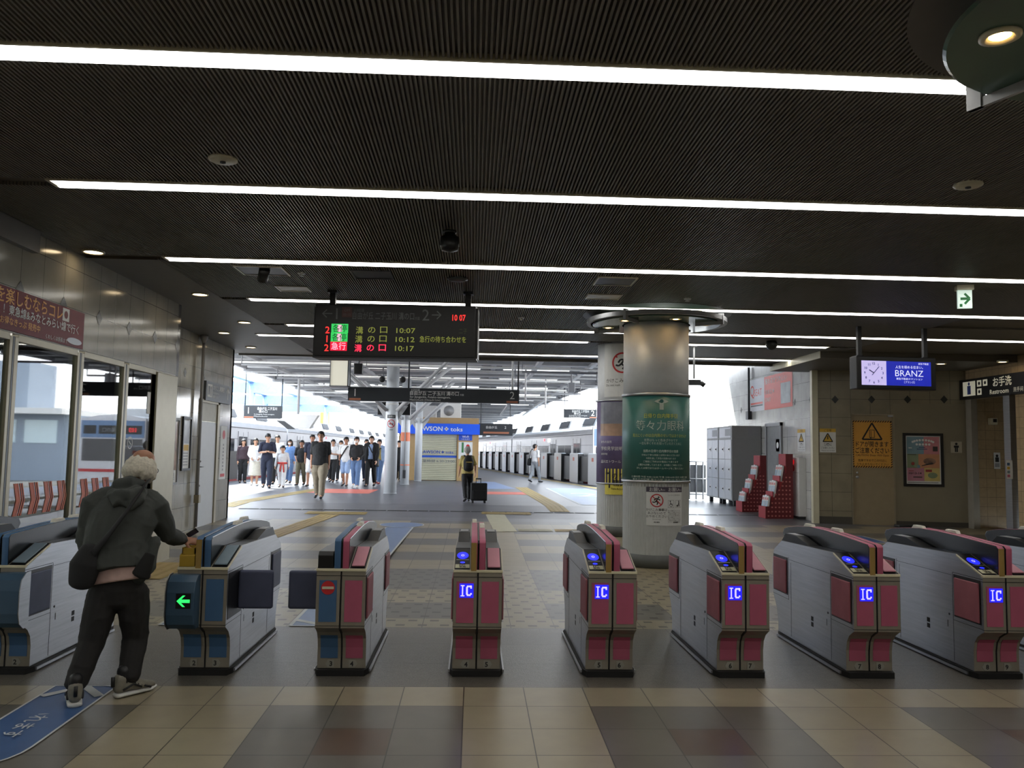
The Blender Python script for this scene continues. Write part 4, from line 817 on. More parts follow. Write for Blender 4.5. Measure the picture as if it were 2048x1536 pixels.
def warn_poster(label, fn, x0, y0, x1, y1):
    t = thing('warning_poster', label, 'notice', (0, 0, 0), 0, 'overhead warning notices'); m = MB(); m.rect(x0, y0, x1, y1, PAPER, fn, .004); H_ = y1-y0; W_ = x1-x0; cx = (x0+x1)/2
    m.rect(x0, y1-H_*.15, x1, y1, YEL, fn, .006); m.text('ご注意', H_*.11, INK, fn, cx, y1-H_*.075, .008); q = [(cx, y1-H_*.2), (cx+W_*.3, y1-H_*.55), (cx-W_*.3, y1-H_*.55)]; m.flat([q[::-1]], YEL, fn, .006)
    for p, r_ in zip(q, q[1:]+q[:1]): m.line(p[0], p[1], r_[0], r_[1], W_*.06, INK, fn, .008)
    m.rect(cx-W_*.03, y1-H_*.45, cx+W_*.03, y1-H_*.3, INK, fn, .008); m.text('衝突に', H_*.12, INK, fn, cx, y1-H_*.67, .006, width=W_*.5, bold=.02); m.text('ご注意ください', H_*.09, INK, fn, cx, y1-H_*.81, .006, width=W_*.85); m.text('Please be careful', H_*.06, INK, fn, cx, y1-H_*.92, .006, width=W_*.8); m.build('notice_sheet', t)
(a0, b1), (a1, b0) = sR(1639, 857), sR(1672, 905); warn_poster('white and yellow warning notice on the tiles left of the caution door', fnR, a0, b0, a1, b1)
warn_poster('white and yellow warning notice on the side wall above the hydrant cabinet', fnR2, -18.95, 1.70, -18.5, 2.2)
# clock monitor hanging from the ceiling
p = atY(1789, 747, 12.5); t = thing('hanging_monitor', 'black ceiling monitor showing a clock and a blue advertisement', 'monitor', p, math.radians(3)); m = MB(); m.box((-.635, -.06, -.25), (.635, .16, .25), BLK); m.build('monitor_case', t, bevel=.012)
fn = front((0, -.061, 0)); m = MB(); SC1 = mat('screen_lilac', (190, 180, 235), .4, emit=.75, ecol=(200, 190, 240), noise=0); SC2 = mat('screen_blue', (24, 30, 150), .4, emit=.8, ecol=(30, 42, 170), noise=.5, nscale=3); SCW = mat('screen_white', (230, 232, 250), .4, emit=.9, noise=0); SCD = mat('screen_dark', (30, 30, 40), .4, emit=.1, noise=0)
m.rect(-.56, -.19, -.165, .18, SC1, fn, .001); m.rect(-.165, -.19, .55, .18, SC2, fn, .001)
ccx, ccy = -.365, -.005
for i in range(1, 13): a = PI/2-2*PI*i/12; m.text(str(i), .05, SCD, fn, ccx+.145*math.cos(a), ccy+.145*math.sin(a), .003, bold=.02)
m.line(ccx, ccy, ccx-.075, ccy+.045, .014, SCD, fn, .004); m.line(ccx-.03, ccy-.035, ccx+.085, ccy+.10, .01, SCD, fn, .004)
m.text('BRANZ', .135, SCW, fn, .2, 0, .003, width=.45, bold=-.005); m.text('人生を極める住まい。', .05, SCW, fn, .2, .095, .003, width=.44); m.text('東急不動産のマンション', .036, SCW, fn, .2, -.085, .003, width=.42); m.text('［ブランズ］', .036, SCW, fn, .2, -.135, .003); m.text('東急不動産', .034, SCW, fn, .43, .15, .003); m.build('screen', t)
for x in (-.53, .53): m = MB(); m.box((x-.03, .03, .25), (x+.03, .09, CZ-p.z), BLK); m.box((x-.05, .02, .2), (x+.05, .2, .27), BLK); m.build('hanger_pole', t)
# exit sign
p = atY(1929, 598, 9.35); t = thing('exit_sign', 'white lit emergency sign with green arrow hanging from the ceiling', 'sign', (p.x, p.y, CZ), math.radians(-14)); zz = p.z-CZ
m = MB(); m.box((-.075, -.02, zz-.11), (.075, .02, zz+.10), mat('exit_case', (214, 232, 222), .4, emit=.55, ecol=(214, 236, 224), noise=0)); m.build('sign_panel', t); fn = front((0, -.021, zz)); m = MB(); EG = mat('exit_green', (20, 110, 50), .4, emit=.1, noise=0)
m.line(-.05, .0, .03, .0, .03, EG, fn, .001); m.line(-.005, .06, .05, 0, .026, EG, fn, .001); m.line(-.005, -.06, .05, 0, .026, EG, fn, .001); m.rect(-.06, -.095, -.03, -.06, EG, fn, .001); m.build('arrow', t); m = MB(); m.box((-.09, -.05, zz+.1), (.09, .05, .0), CREAM); m.build('sign_mount', t)
# restroom sign and recess
t = thing('restroom_sign', 'dark restroom sign with white lettering over the entrance at the right edge', 'sign', (0, 0, 0)); m = MB(); m.box((10.28, 13.6, 2.84), (10.4, 17.36, 3.25), BLK); fn = plane((10.279, 0, 0), (0, -1, 0), (0, 0, 1)); DT = mat('sign_cream_lit', (222, 218, 196), .5, emit=.25, noise=0)
m.rect(-17.22, 2.90, -16.78, 3.2, DT, fn, .002); m.disc(-17.0, 3.15, .035, ICB, fn, .004, 14) if False else m.disc(-17.0, 3.15, .035, mat('picto_blue', (60, 80, 150), .5), fn, .004, 14); m.rect(-17.06, 2.93, -16.94, 3.11, MATS['picto_blue'], fn, .004)
for x, y in ((-16.72, 3.07), (-16.52, 3.07), (-16.72, 2.9)): m.rect(x, y, x+.15, y+.13, DT, fn, .002); m.disc(x+.075, y+.065, .035, DKG, fn, .004, 12)
m.text('お手洗', .2, DT, fn, -15.9, 3.12, .003, bold=.012); m.text('Restroom', .13, DT, fn, -16.0, 2.93, .003, bold=.008, sx=1.15); m.text('洗手间', .1, DT, fn, -15.42, 2.93, .003); m.text('화장실', .1, DT, fn, -15.05, 2.93, .003, bold=.01); m.build('sign_box', t)
t = thing('wall_poster', 'small white notice with figures on the tiled restroom wall inside the entrance', 'notice', (0, 0, 0)); m = MB(); fn = front((0, 17.31, 0)); q = atY(1987, 905, 17.31); q2 = atY(2001, 938, 17.31); m.rect(q.x, q2.z, q2.x, q.z, PAPER, fn, .003); m.disc((q.x+q2.x)/2, q.z-.07, .03, INK, fn, .005, 12); m.rect((q.x+q2.x)/2-.04, q.z-.2, (q.x+q2.x)/2+.04, q.z-.1, INK, fn, .005); m.rect(q.x+.02, q2.z+.04, q2.x-.02, q2.z+.12, GREYP, fn, .005); m.build('notice_sheet', t)
t = thing('wall_speaker', 'small cream box on the tiles inside the restroom entrance', 'speaker', (0, 0, 0)); q = atY(1983, 843, 17.3); m = MB(); m.box((q.x-.07, 17.2, q.z-.07), (q.x+.07, 17.315, q.z+.07), CREAM); m.box((q.x-.03, 17.19, q.z-.02), (q.x+.05, 17.2, q.z+.05), BLK); m.build('speaker_case', t, bevel=.01)
t = thing('wall_poster', 'narrow white notice with coloured symbols on the steel post by the restroom', 'notice', (0, 0, 0)); m = MB(); fn = front((0, 15.815, 0)); q = atY(2013, 920, 15.8); q2 = atY(2027, 958, 15.8); m.rect(q.x, q2.z, q2.x, q.z, PAPER, fn, .003)
for i, c in enumerate((PINK, SLATE, YEL, GBLU)): m.rect(q.x+.015, q2.z+.03+.075*i, q.x+.07, q2.z+.085+.075*i, c, fn, .005)
m.build('notice_sheet', t)
t = thing('door_mat', 'small dark object on the floor at the wall right of the caution door', 'mat', fl(1790, 1052)+Vector((.2, -.25, 0))); m = MB(); m.box((-.3, -.12, 0), (.3, .12, .05), DKG); m.build('mat_body', t, bevel=.02)
# side wall: banner, hydrant cabinet, service door
t = thing('wall_banner', 'white and coral seat service banner on the tiled side wall', 'banner', (0, 0, 0)); m = MB(); cor = mat('banner_coral', (226, 110, 100), .5, noise=.04); bw = mat('banner_white', (214, 216, 222), .5, noise=.03)
P_ = [(onplane(px, py, Vector((XR, 0, 0)), Vector((1, 0, 0)))) for px, py in ((1498, 762), (1585, 735), (1585, 815), (1498, 823))]; ya, yb = P_[0].y, P_[1].y; zt, zb = 3.6, 2.75
m.rect(-ya, zb, -(ya+yb)/2-.35, zt, bw, fnR2, .006); m.rect(-(ya+yb)/2-.35, zb, -yb, zt, cor, fnR2, .006); ym = (ya+yb)/2+.35
m.text('Q', .42, cor, fnR2, -ya+.28, 3.27, .008, bold=.01); m.text('SEAT', .26, cor, fnR2, -ya+.44, 3.24, .008, 'L', width=.58); m.rect(-ya+.15, 2.93, -ym-.12, 2.98, cor, fnR2, .008); m.rect(-ya+.15, 2.88, -ym-.12, 2.91, DKG, fnR2, .008)
m.text('座れるがうれしい', .15, WINK, fnR2, -ym+.06, 3.47, .008, 'L', .01, width=1.5); m.text('2018.12.14', .15, WINK, fnR2, -ym+.06, 3.2, .008, 'L', .01, width=.65); m.text('START', .14, WINK, fnR2, -ym+.06, 3.0, .008, 'L', .01); m.rect(-yb-.75, 2.85, -yb-.12, 3.35, MOT2, fnR2, .008); m.build('banner_sheet', t)
t = thing('hydrant_cabinet', 'white hydrant cabinet with red lamp and red call button at the side wall corner', 'cabinet', (XR, 18.85, zf(18.6))); m = MB(); m.box((-.16, -.36, .06), (-.002, .36, 1.36), WHITE); m.box((-.162, -.35, 1.02), (-.16, .35, 1.025), DKG); m.box((-.15, -.33, 0), (-.01, .33, .06), DKG); m.build('cabinet_body', t, bevel=.006)
m = MB(); m.M = Matrix.Translation((-.16, -.02, 1.26)) @ Matrix.Rotation(-PI/2, 4, 'Y'); m.lathe([(.06, 0), (.055, .04), (.001, .07)], (0, 0, 0), mat('lamp_red', (220, 30, 40), .2, emit=.5, ecol=(230, 30, 40), noise=0), 18); m.build('alarm_lamp', t)
m = MB(); m.M = Matrix.Translation((-.16, -.02, 1.12)) @ Matrix.Rotation(-PI/2, 4, 'Y'); m.lathe([(.075, 0), (.075, .015), (.04, .02), (.001, .02)], (0, 0, 0), REDS, 20); m.build('call_button', t); m = MB(); m.box((-.17, .27, .6), (-.16, .31, .75), DKG); m.build('handle', t)
m = MB(); m.box((XR-.02, 19.95, .27), (XR-.004, 20.9, 2.32), mat('door_grey', (140, 142, 142), .45)); o = struct(m.build('door_3')); m = MB(); 
for a in ((19.88, .2, 19.95, 2.4), (20.9, .2, 20.97, 2.4), (19.88, 2.32, 20.97, 2.4)): m.box((XR-.05, a[0], a[1]), (XR, a[2], a[3]), GREYP)
m.build('door_frame', o); m = MB(); m.rect(-20.3, 1.7, -20.05, 2.0, REDS, fnR2, .02); m.disc(-20.18, 1.85, .08, WINK, fnR2, .022, 16); m.build('door_notice', o)
t = thing('conduit', 'thin dark cable run with a box on the side wall above the lockers', 'conduit', (XR-.05, 22.2, 2.35)); m = MB(); m.tube([(0, 0, 1.6), (0, 0, .35)], .03, DKG, 8); m.build('pipe', t); m = MB(); m.box((-.06, -.1, .2), (.04, .1, .42), DKG); m.build('junction_box', t)
# coin lockers
LK = mat('locker_grey', (150, 152, 152), .45, noise=.03); LKD = mat('locker_door', (196, 200, 206), .35, noise=.03)
for k, (ya, yb) in enumerate(((21.35, 22.5), (22.53, 23.7))):
    z_ = .29; t = thing('coin_locker', ('grey coin locker unit nearest the hall, its plain side facing the gates', 'grey coin locker unit standing behind the nearer one')[k], 'locker', (6.62, ya, z_), 0, 'coin lockers'); L_ = yb-ya
    m = MB(); m.box((0, 0, .14), (.76, L_, 2.06), LK); m.box((-.003, 0, 1.72), (.763, L_, 1.725), DKG); m.box((.42, -.004, 1.82), (.7, 0, 2.0), GREYP); m.build('locker_body', t, bevel=.008)
    m = MB()
    for x, y in ((.06, .06), (.06, L_-.14), (.6, .06), (.6, L_-.14)): m.box((x, y, 0), (x+.09, y+.09, .14), DKG)
    m.build('foot', t)
    m = MB(); m.box((-.008, .08, 1.76), (-.001, L_-.08, 2.02), LKD); m.box((-.01, .12, 1.8), (-.007, L_*.5, 1.98), GREYP); m.build('vent_panel', t)
    for i in range(2):
        for j in range(3):
            y0 = .03+i*(L_-.06)/2; z1 = .17+j*.515; m = MB(); m.box((-.014, y0+.008, z1), (-.001, y0+(L_-.06)/2-.008, z1+.5), LKD); d = m.build('locker_door', t, bevel=.004)
            m = MB(); m.box((-.024, y0+.10, z1+.20), (-.014, y0+.18, z1+.3), WHITE); m.M = Matrix.Translation((-.03, y0+.14, z1+.25)); m.ball((0, 0, 0), .02, DKG, 8, 6); m.build('key_plate', d)
# red brochure racks
RK = mat('rack_red', (150, 40, 46), .5, noise=.06); RKD = mat('rack_red_dark', (110, 32, 38), .5, noise=.06); RKP = mat('rack_print', (196, 120, 116), .5, noise=0)
def rack(label, loc, sc):
    t = thing('brochure_rack', label, 'rack', loc, math.radians(6), 'red brochure racks')
    m = MB(); prof = [(0, 0), (0, .27), (.16, .27), (.16, .38), (.28, .60), (.36, .64), (.44, .95), (.50, 1.02), (.50, 1.44), (.66, 1.44), (.66, 0)]
    step = [(0, 0), (0, .27), (.02, .27), (.02, .12), (.17, .12), (.17, .60), (.19, .60), (.19, .47), (.34, .47), (.34, .95), (.36, .95), (.36, .82), (.49, .82), (.49, 1.44), (.66, 1.44), (.66, 0)]
    m.prism([(x*sc, z*sc) for x, z in step], 'y', .01, .35, RK); m.prism([(x*sc, z*sc) for x, z in prof], 'y', 0, .01, RKD); m.prism([(x*sc, z*sc) for x, z in prof], 'y', .35, .36, RKD); fn = front((0, -.002, 0))
    for i in range(7):
        for j in range(10):
            x, z_ = .07+.085*i, .06+.095*j
            if (x > .05+.0*j and z_ < .15+ (x-.02)*1.75): m.rect((x-.02)*sc, (z_-.016)*sc, (x+.018)*sc, (z_+.016)*sc, RKP, fn, .001)
    m.build('rack_body', t)
    m = MB(); fn = plane((.498*sc, 0, 0), (0, -1, 0), (0, 0, 1)); m.rect(-.34, 1.05*sc, -.02, 1.42*sc, RK, fn, .003); m.rect(-.30, 1.1*sc, -.06, 1.36*sc, mat('rack_header', (206, 130, 116), .5), fn, .005); m.build('header_panel', t)
    k = 0
    for (x, z_, h) in ((.055, .125, .38), (.225, .475, .36), (.385, .825, .36)):
        for q in range(3):
            y = .03+q*.105; b = MB(); b.M = Matrix.Translation((loc[0], loc[1], loc[2])) @ Matrix.Rotation(math.radians(6), 4, 'Z') @ Matrix.Translation((x*sc-.02, y, z_*sc)) @ Matrix.Rotation(math.radians(9), 4, 'Y'); b.box((0, 0, 0), (.04, .095, h*sc+.02*(q % 2)), PAPER); b.box((-.002, .012, .10), (0, .083, h*sc*.7), mat('brochure_blue', (150, 170, 186), .5)); b.box((-.002, .012, h*sc*.75), (0, .083, h*sc*.9), RKP)
            o = b.build('brochure'); tag(o, 'bundle of white brochures in the %s step of the %s red rack' % (('bottom', 'middle', 'top')[k], 'nearer' if sc > .97 else 'farther'), 'brochure', 'brochures in the red racks')
        k += 1
rack('red stepped brochure rack nearer the tiled corner', (6.50, 18.55, zf(18.6)), 1.0); rack('red stepped brochure rack standing against the lockers', (6.36, 19.75, zf(19.8)), .93)
t = thing('railing', 'grey metal railing with posts at the platform edge behind the front pillar', 'railing', (5.9, 24.4, .29)); m = MB()
for i in range(5): m.tube([(.0+.2*i, 0, 0), (.2*i, 0, 1.1)], .022, STEEL, 8)
for z_ in (.15, .6, 1.1): m.tube([(-.15, 0, z_), (.95, 0, z_)], .022, STEEL, 8)
m.build('rail_bars', t); m = MB(); m.box((-.1, .03, .2), (.9, .05, 1.0), GREYP); m.build('rail_panel', t)
p = atZ(1388, 690, CZ); t = thing('hanging_camera', 'camera on a long pole hanging from the ceiling right of the front pillar', 'camera', p); m = MB(); m.tube([(0, 0, 0), (0, 0, -.62)], .018, GREYP, 10); m.tube([(0, 0, -.0), (0, 0, -.03)], .06, GREYP, 14); m.build('pole', t); m = MB(); m.box((-.10, -.04, -.74), (.12, .04, -.64), DKG); m.tube([(.12, 0, -.69), (.19, 0, -.74)], .045, DKG, 12); m.build('camera_body', t)

# ------------------------------------------------------------------ departure board
p = atY(792, 664, 10.5); t = thing('departure_board', 'black departure board with red and green LED rows hanging from the ceiling', 'departure board', p, math.radians(-4)); HWB = 1.0; HH = .325
m = MB(); m.prism([(-.10, -HH), (-.10, HH), (.22, HH+.03), (.25, -HH-.02)], 'x', -HWB, HWB, BLK); m.box((-HWB-.03, -.04, -HH), (HWB+.03, .24, HH-.02), BLK); m.box((-HWB-.02, -.1, -HH-.02), (HWB+.02, .24, -HH), DKG); m.build('board_case', t, bevel=.006)
fn = front((0, -.102, 0)); m = MB(); SG = mat('board_print_grey', (120, 122, 124), .5, noise=0); px = lambda zx, zy: ((zx-860)/2048*460/1680*10.42*1.0, -(zy-448)/1247*280/1680*10.42)
def bt(body, zx, zy, size, mt, wd=None, bold=0, al='C', sx=1.0): x, y = px(zx, zy); m.text(body, size, mt, fn, x, y+ (zx-860)*.00004, .002, al, bold, wd, sx)
bt('←', 250, 282, .17, SG, .13); bt('1', 337, 285, .20, SG); bt('自由が丘 二子玉川 溝の口', 755, 312, .1, SG, .77, .006); bt('大井町線', 535, 258, .05, SG, .13); bt('方面', 1060, 340, .045, SG, .06); bt('2', 1135, 310, .20, SG); bt('→', 1232, 312, .17, SG, .12)
x, y = px(428, 285); m.rect(x-.063, y-.063, x+.063, y+.063, mat('board_plate_red', (96, 60, 56), .5), fn, .002); m.text('OM', .05, SG, fn, x, y+.025, .004, width=.07); m.text('02-15', .04, SG, fn, x, y-.03, .004, width=.09); m.build('printed_header', t)
m = MB(); LR_ = mat('led_red', (255, 60, 60), .5, emit=1.3, ecol=(255, 52, 48), noise=0); LPK = mat('led_pink', (255, 60, 90), .5, emit=1.3, ecol=(255, 50, 84), noise=0); LG = mat('led_green', (60, 210, 100), .5, emit=.9, ecol=(56, 205, 96), noise=0); LY = mat('led_olive', (136, 140, 60), .5, emit=.75, ecol=(140, 146, 66), noise=0); LW = mat('led_pale', (246, 190, 215), .5, emit=.9, noise=0); LCR = mat('led_crimson', (225, 24, 60), .5, emit=1.0, ecol=(225, 20, 56), noise=0)
bt('10 07', 1432, 340, .105, LR_, .165, .012); m.build('clock_display', t)
for i, (n_, kd, c, tm) in enumerate((('2', '各停', LG, '10:07'), ('1', '各停', LG, '10:12'), ('2', '急行', LCR, '10:17'))):
    zy = 435+80*i; m = MB(); bt(n_, 258-2*i, zy-5, .12, LR_, None, .008); m.build('track_number', t); m = MB(); x, y = px(368-3*i, zy-3); m.rect(x-.105, y-.057, x+.105, y+.057, c, fn, .002); 
    if i < 2: m.rect(x-.03, y-.045, x+.03, y+.045, LW, fn, .0025)
    m.text(kd, .1, LG if i < 2 else LW, fn, x, y, .004, width=.18, bold=.008) if i == 2 else m.text(kd, .1, mat('led_deep_green', (20, 120, 60), .5, emit=.3, noise=0), fn, x, y, .004, width=.18, bold=.008)
    m.build('type_panel', t); m = MB()
    for zx, ch in ((545, '溝'), (655, 'の'), (762, '口')): bt(ch, zx-4*i, zy+3, .1, LY if i < 2 else LPK, .09, .004 if i < 2 else .009)
    m.build('destination_text', t); m = MB(); bt(tm, 960-4*i, zy+13, .09, LY, .235, .004); m.build('time_text', t)
m = MB(); bt('二子', 1470, 462, .075, mat('led_dim', (66, 70, 40), .5, emit=.3, noise=0), .1); bt('急行の待ち合わせを', 1292, 532, .085, LY, .575, .002); m.build('scrolling_text', t)
for zx, zy in ((265, 190), (1500, 220)):
    x = px(zx, zy)[0]; m = MB(); m.box((x-.035, .06, HH), (x+.035, .13, CZ-p.z), BLK); m.box((x-.06, .03, CZ-p.z-.03), (x+.06, .16, CZ-p.z), DKG); m.build('hanger_pole', t)

# ------------------------------------------------------------------ platform canopy
CW = mat('canopy_white', (186, 187, 188), .55, noise=.05); CG = mat('canopy_grey', (150, 152, 156), .5, noise=.05); CD = mat('canopy_dark', (66, 68, 74), .5, noise=.05)
def cR(y): return 6.0-.068*(y-18.3)
CL = -8.05; CU = 4.55
m = MB()
for a, b in ((18.3, 40), (40, 70), (70, 110)): m.add([(CL, a, CU+.05), (cR(a), a, CU+.05), (cR(b), b, CU+.05), (CL, b, CU+.05), (CL, a, CU+.2), (cR(a), a, CU+.2), (cR(b), b, CU+.2), (CL, b, CU+.2)], [(0, 3, 2, 1)[::-1], (4, 5, 6, 7), (0, 1, 5, 4), (2, 3, 7, 6), (1, 2, 6, 5), (3, 0, 4, 7)], CW)
m.box((-6.3, 18.26, CZ+.05), (9.4, 18.4, CU+.2), CW); m.box((5.5, 18.3, CU+.06), (9.6, 24.6, CU+.2), CW)  # right-hand slab is out of view, added to keep sun off the side wall
struct(m.build('canopy_roof'))
m = MB()
for i in range(16):
    y = 21.0+4.2*i; m.box((CL, y, CU-.34), (cR(y), y+.16, CU+.06), CG); m.box((CL, y-.06, CU-.36), (cR(y), y+.22, CU-.33), CW)
for x in (-5.3, -2.4, .6): m.box((x-.08, 18.4, CU-.2), (x+.08, 90, CU+.06), CG)
struct(m.build('canopy_beams'))
m = MB()
m.box((CL-.12, 18.4, CU-.10), (CL+.02, 105, CU+.22), CD); m.box((CL-.02, 18.4, CU-.26), (CL+.12, 105, CU-.12), WHITE)
for a, b in ((18.4, 50), (50, 105)): m.tube([(cR(a), a, CU-.08), (cR(b), b, CU-.08)], .09, CD, 8); m.tube([(cR(a)-.12, a, CU-.24), (cR(b)-.12, b, CU-.24)], .05, CG, 8)
for i in range(40): y = 20+1.7*i; m.box((cR(y)-.05, y, CU-.2), (cR(y)+.02, y+.06, CU+.16), CD)
struct(m.build('canopy_gutters'))
PLT = mat('platform_tube_lit', (250, 252, 255), .5, emit=3.0, noise=0)
k = 0
for i in range(9):
    for xa, xb in ((-6.9, -4.0), (-1.9, .2), (.9, 3.2)):
        for dy in (1.2, 2.9):
            y = 19.4+4.2*i+dy-.9
            if xb > cR(y)-.4 or i > 7: continue
            o = bpy.data.objects.new('platform_tube_light', None); COL.objects.link(o); o.location = (xa, y, CU-.2)
            tag(o, 'long white tube light in row %d under the platform canopy, %s' % (2*i+1+(dy > 2), {-6.9: 'left bay', -1.9: 'middle bay', .9: 'right bay'}[xa]), 'light', 'tube lights under the platform canopy')
            m = MB(); m.box((0, -.07, .03), (xb-xa, .07, .10), WHITE); m.build('light_housing', o); m = MB(); m.tube([(.04, 0, 0), (xb-xa-.04, 0, 0)], .035, PLT, 8); m.build('tube', o)
m = MB()
for y, x in ((22.4, 1.0), (26.5, 1.6), (30.8, 2.6)):
    m.tube([(x, y, CU+.05), (x, y, 3.2)], .03, WHITE, 8)
for y in (23.2, 27.4, 31.6, 35.8):
    for xa, xb, zz in ((-6.4, -3.0, 3.85), (1.3, 4.0, 3.8)): m.tube([(xa, y, zz+.5), (xa, y, zz), (xb, y, zz), (xb, y, zz+.5)], .032, CG, 8)
    m.tube([(-7.5, y+.5, 4.25), (4.2, y+.5, 4.2)], .05, CW, 8); m.tube([(-7.5, y+1.3, 4.05), (3.6, y+1.3, 4.02)], .035, WHITE, 8)
for x in (-6.5, -3.6, 1.8, 3.4): m.box((x, 19, 4.12), (x+.12, 60, 4.22), CW)
struct(m.build('canopy_pipes'))
# platform columns with braces
COLW = mat('column_white', (206, 210, 214), .35, noise=.03)
def column(x, y, r, label, brace=1.0):
    t = thing('platform_column', label, 'column', (x, y, zf(y)), 0, 'white platform columns'); m = MB(); m.lathe([(r, 0), (r, 4.2)], (0, 0, 0), COLW, 28); m.lathe([(r*1.04, 2.62), (r*1.04, 2.66)], (0, 0, 0), WHITE, 28); m.build('column_shaft', t)
    for s_ in (-1, 1):
        for dy in (-.5, .5): m = MB(); m.tube([(s_*r*.8, dy*.3, 2.45), (s_*1.75*brace, dy*2, 3.95)], .055, CW, 10); m.build('brace', t)
        m = MB(); m.prism([(s_*r*.9, 2.15), (s_*r*.9, 2.6), (s_*(r+.28), 2.6)], 'y', -.02, .02, CW); m.build('gusset', t)
    m = MB(); m.lathe([(r+.01, 0), (r+.01, .04)], (0, 0, 0), CG, 28); m.build('column_base', t); return t
c1 = column(-2.44, 25.0, .185, 'front white column with no-smoking sticker on the platform'); c2 = column(-2.56, 31.6, .17, 'second white column with orange bands, behind the front column'); c3 = column(-2.30, 35.2, .15, 'white column close to the left end of the kiosk shutter')
fw = wrap((0, 0), .187, -PI/2); m = MB(); zz = 1.9; m.rect(-.13, zz+.32, .13, zz+.42, DKG, fw, .002, 6); m.text('お願い', .06, WINK, fw, 0, zz+.37, .004); m.disc(0, zz+.16, .12, REDS, fw, .004, 24, hole=.84); m.line(-.08, zz+.24, .0, zz+.16, .02, REDS, fw, .010); m.line(0, zz+.16, .08, zz+.08, .02, REDS, fw, .010); m.line(-.07, zz+.15, .0, zz+.15, .025, INK, fw, .006); m.line(0, zz+.15, .06, zz+.15, .025, INK, fw, .006); m.text('禁煙', .05, INK, fw, 0, zz-.02, .003); m.build('no_smoking_sticker', c1)
fw = wrap((0, 0), .172, -PI/2); m = MB(); OB = mat('orange_band', (222, 122, 84), .5); m.rect(-.25, 1.62, .25, 1.95, OB, fw, .002, 12); m.rect(-.25, .72, .25, .76, OB, fw, .002, 12); m.build('orange_band', c2); m = MB(); m.box((-.05, -.22, .25), (.05, -.16, .55), DKG); m.tube([(.0, -.19, .5), (0, -.19, 3.0)], .018, GREYP, 8); m.build('conduit', c2)
# signs under the canopy
def hang_sign(label, x0, x1, y, z0, z1, draw, posts, name='platform_sign'):
    t = thing(name, label, 'sign', ((x0+x1)/2, y, (z0+z1)/2)); m = MB(); W_ = (x1-x0)/2; H_ = (z1-z0)/2; m.box((-W_, -.06, -H_), (W_, .06, H_), SIGNBK); fn = front((0, -.061, 0)); draw(m, fn, W_, H_); m.build('sign_panel', t)
    for x in posts: m = MB(); m.tube([(x, 0, H_), (x, 0, CU-(z0+z1)/2)], .02, DKG, 8); m.build('hanger_rod', t)
OBR = mat('line_orange', (176, 112, 84), .5, noise=0)
def draw_main(m, fn, W_, H_):
    m.text('1', .26, WINK, fn, -W_+.17, .03, .002); m.text('2', .26, WINK, fn, W_-.17, .03, .002); m.rect(-W_+.03, -H_+.01, -W_+.31, -H_+.06, OBR, fn, .002); m.rect(W_-.31, -H_+.01, W_-.03, -H_+.06, OBR, fn, .002)
    m.text('大井町線', .055, WINK, fn, -.56, H_-.045, .002, 'L'); m.rect(-.56, H_-.078, .62, H_-.073, WINK, fn, .002); m.text('自由が丘 二子玉川 溝の口', .11, WINK, fn, -.58, .045, .002, 'L', .012, width=1.18); m.text('方面', .05, WINK, fn, .63, .02, .002, 'L'); m.text('for Jiyugaoka, Futako-tamagawa,', .075, WINK, fn, -.58, -.055, .002, 'L', .004, width=.98); m.text('Mizonokuchi (Oimachi Line)', .065, WINK, fn, -.58, -.125, .002, 'L', width=.74)
hang_sign('long dark platform sign numbered 1 and 2 hanging below the departure board', -3.07, 1.08, 20.5, 2.76, 3.09, draw_main, (-2.05, -.62, .78, 2.05))
def draw_1(m, fn, W_, H_): m.text('1', .34, WINK, fn, -W_+.17, .05, .002); m.rect(-W_+.02, -H_+.01, -W_+.36, -H_+.07, OBR, fn, .002); m.text('自由が丘 二子玉川', .12, WINK, fn, -W_+.5, .13, .002, 'L', .012, width=.72); m.text('溝の口', .11, WINK, fn, -W_+.55, .02, .002, 'L', .012); m.text('for Jiyugaoka, Futako-tamagawa', .06, WINK, fn, -W_+.38, -.09, .002, 'L', width=.75); m.text('Mizonokuchi', .06, WINK, fn, -W_+.38, -.16, .002, 'L', width=.5)
def draw_2(m, fn, W_, H_): m.text('2', .34, WINK, fn, W_-.17, .03, .002); m.rect(W_-.3, -H_+.0, W_-.02, -H_+.05, OBR, fn, .002); m.text('自由が丘 二子玉川', .11, WINK, fn, -W_+.35, .1, .002, 'L', .012, width=.72); m.text('溝の口', .1, WINK, fn, -W_+.42, .0, .002, 'L', .012); m.text('for Jiyugaoka, Futako-tamagawa', .06, WINK, fn, -W_+.22, -.09, .002, 'L', width=.78); m.text('Mizonokuchi', .06, WINK, fn, -W_+.22, -.14, .002, 'L', width=.5)
hang_sign('small dark sign numbered 1 hanging over the left train, beside the tiled wall', -8.6, -7.2, 31.8, 2.67, 3.15, draw_1, (-.68, .68)); hang_sign('small dark sign numbered 2 hanging against the sky left of the rear pillar', 3.84, 5.25, 36, 3.08, 3.45, draw_2, (-.68, .68))
hang_sign('dark hanging sign at the far platform, right beside the kiosk', .2, 2.1, 46, 2.45, 3.1, lambda m, fn, W_, H_: (m.text('2', .2, WINK, fn, W_-.4, .12, .002), m.text('自由が丘', .16, WINK, fn, -.2, .12, .002), m.rect(-W_+.3, -H_+.1, W_-.2, -H_+.2, OBR, fn, .002)), (-.8, .8))
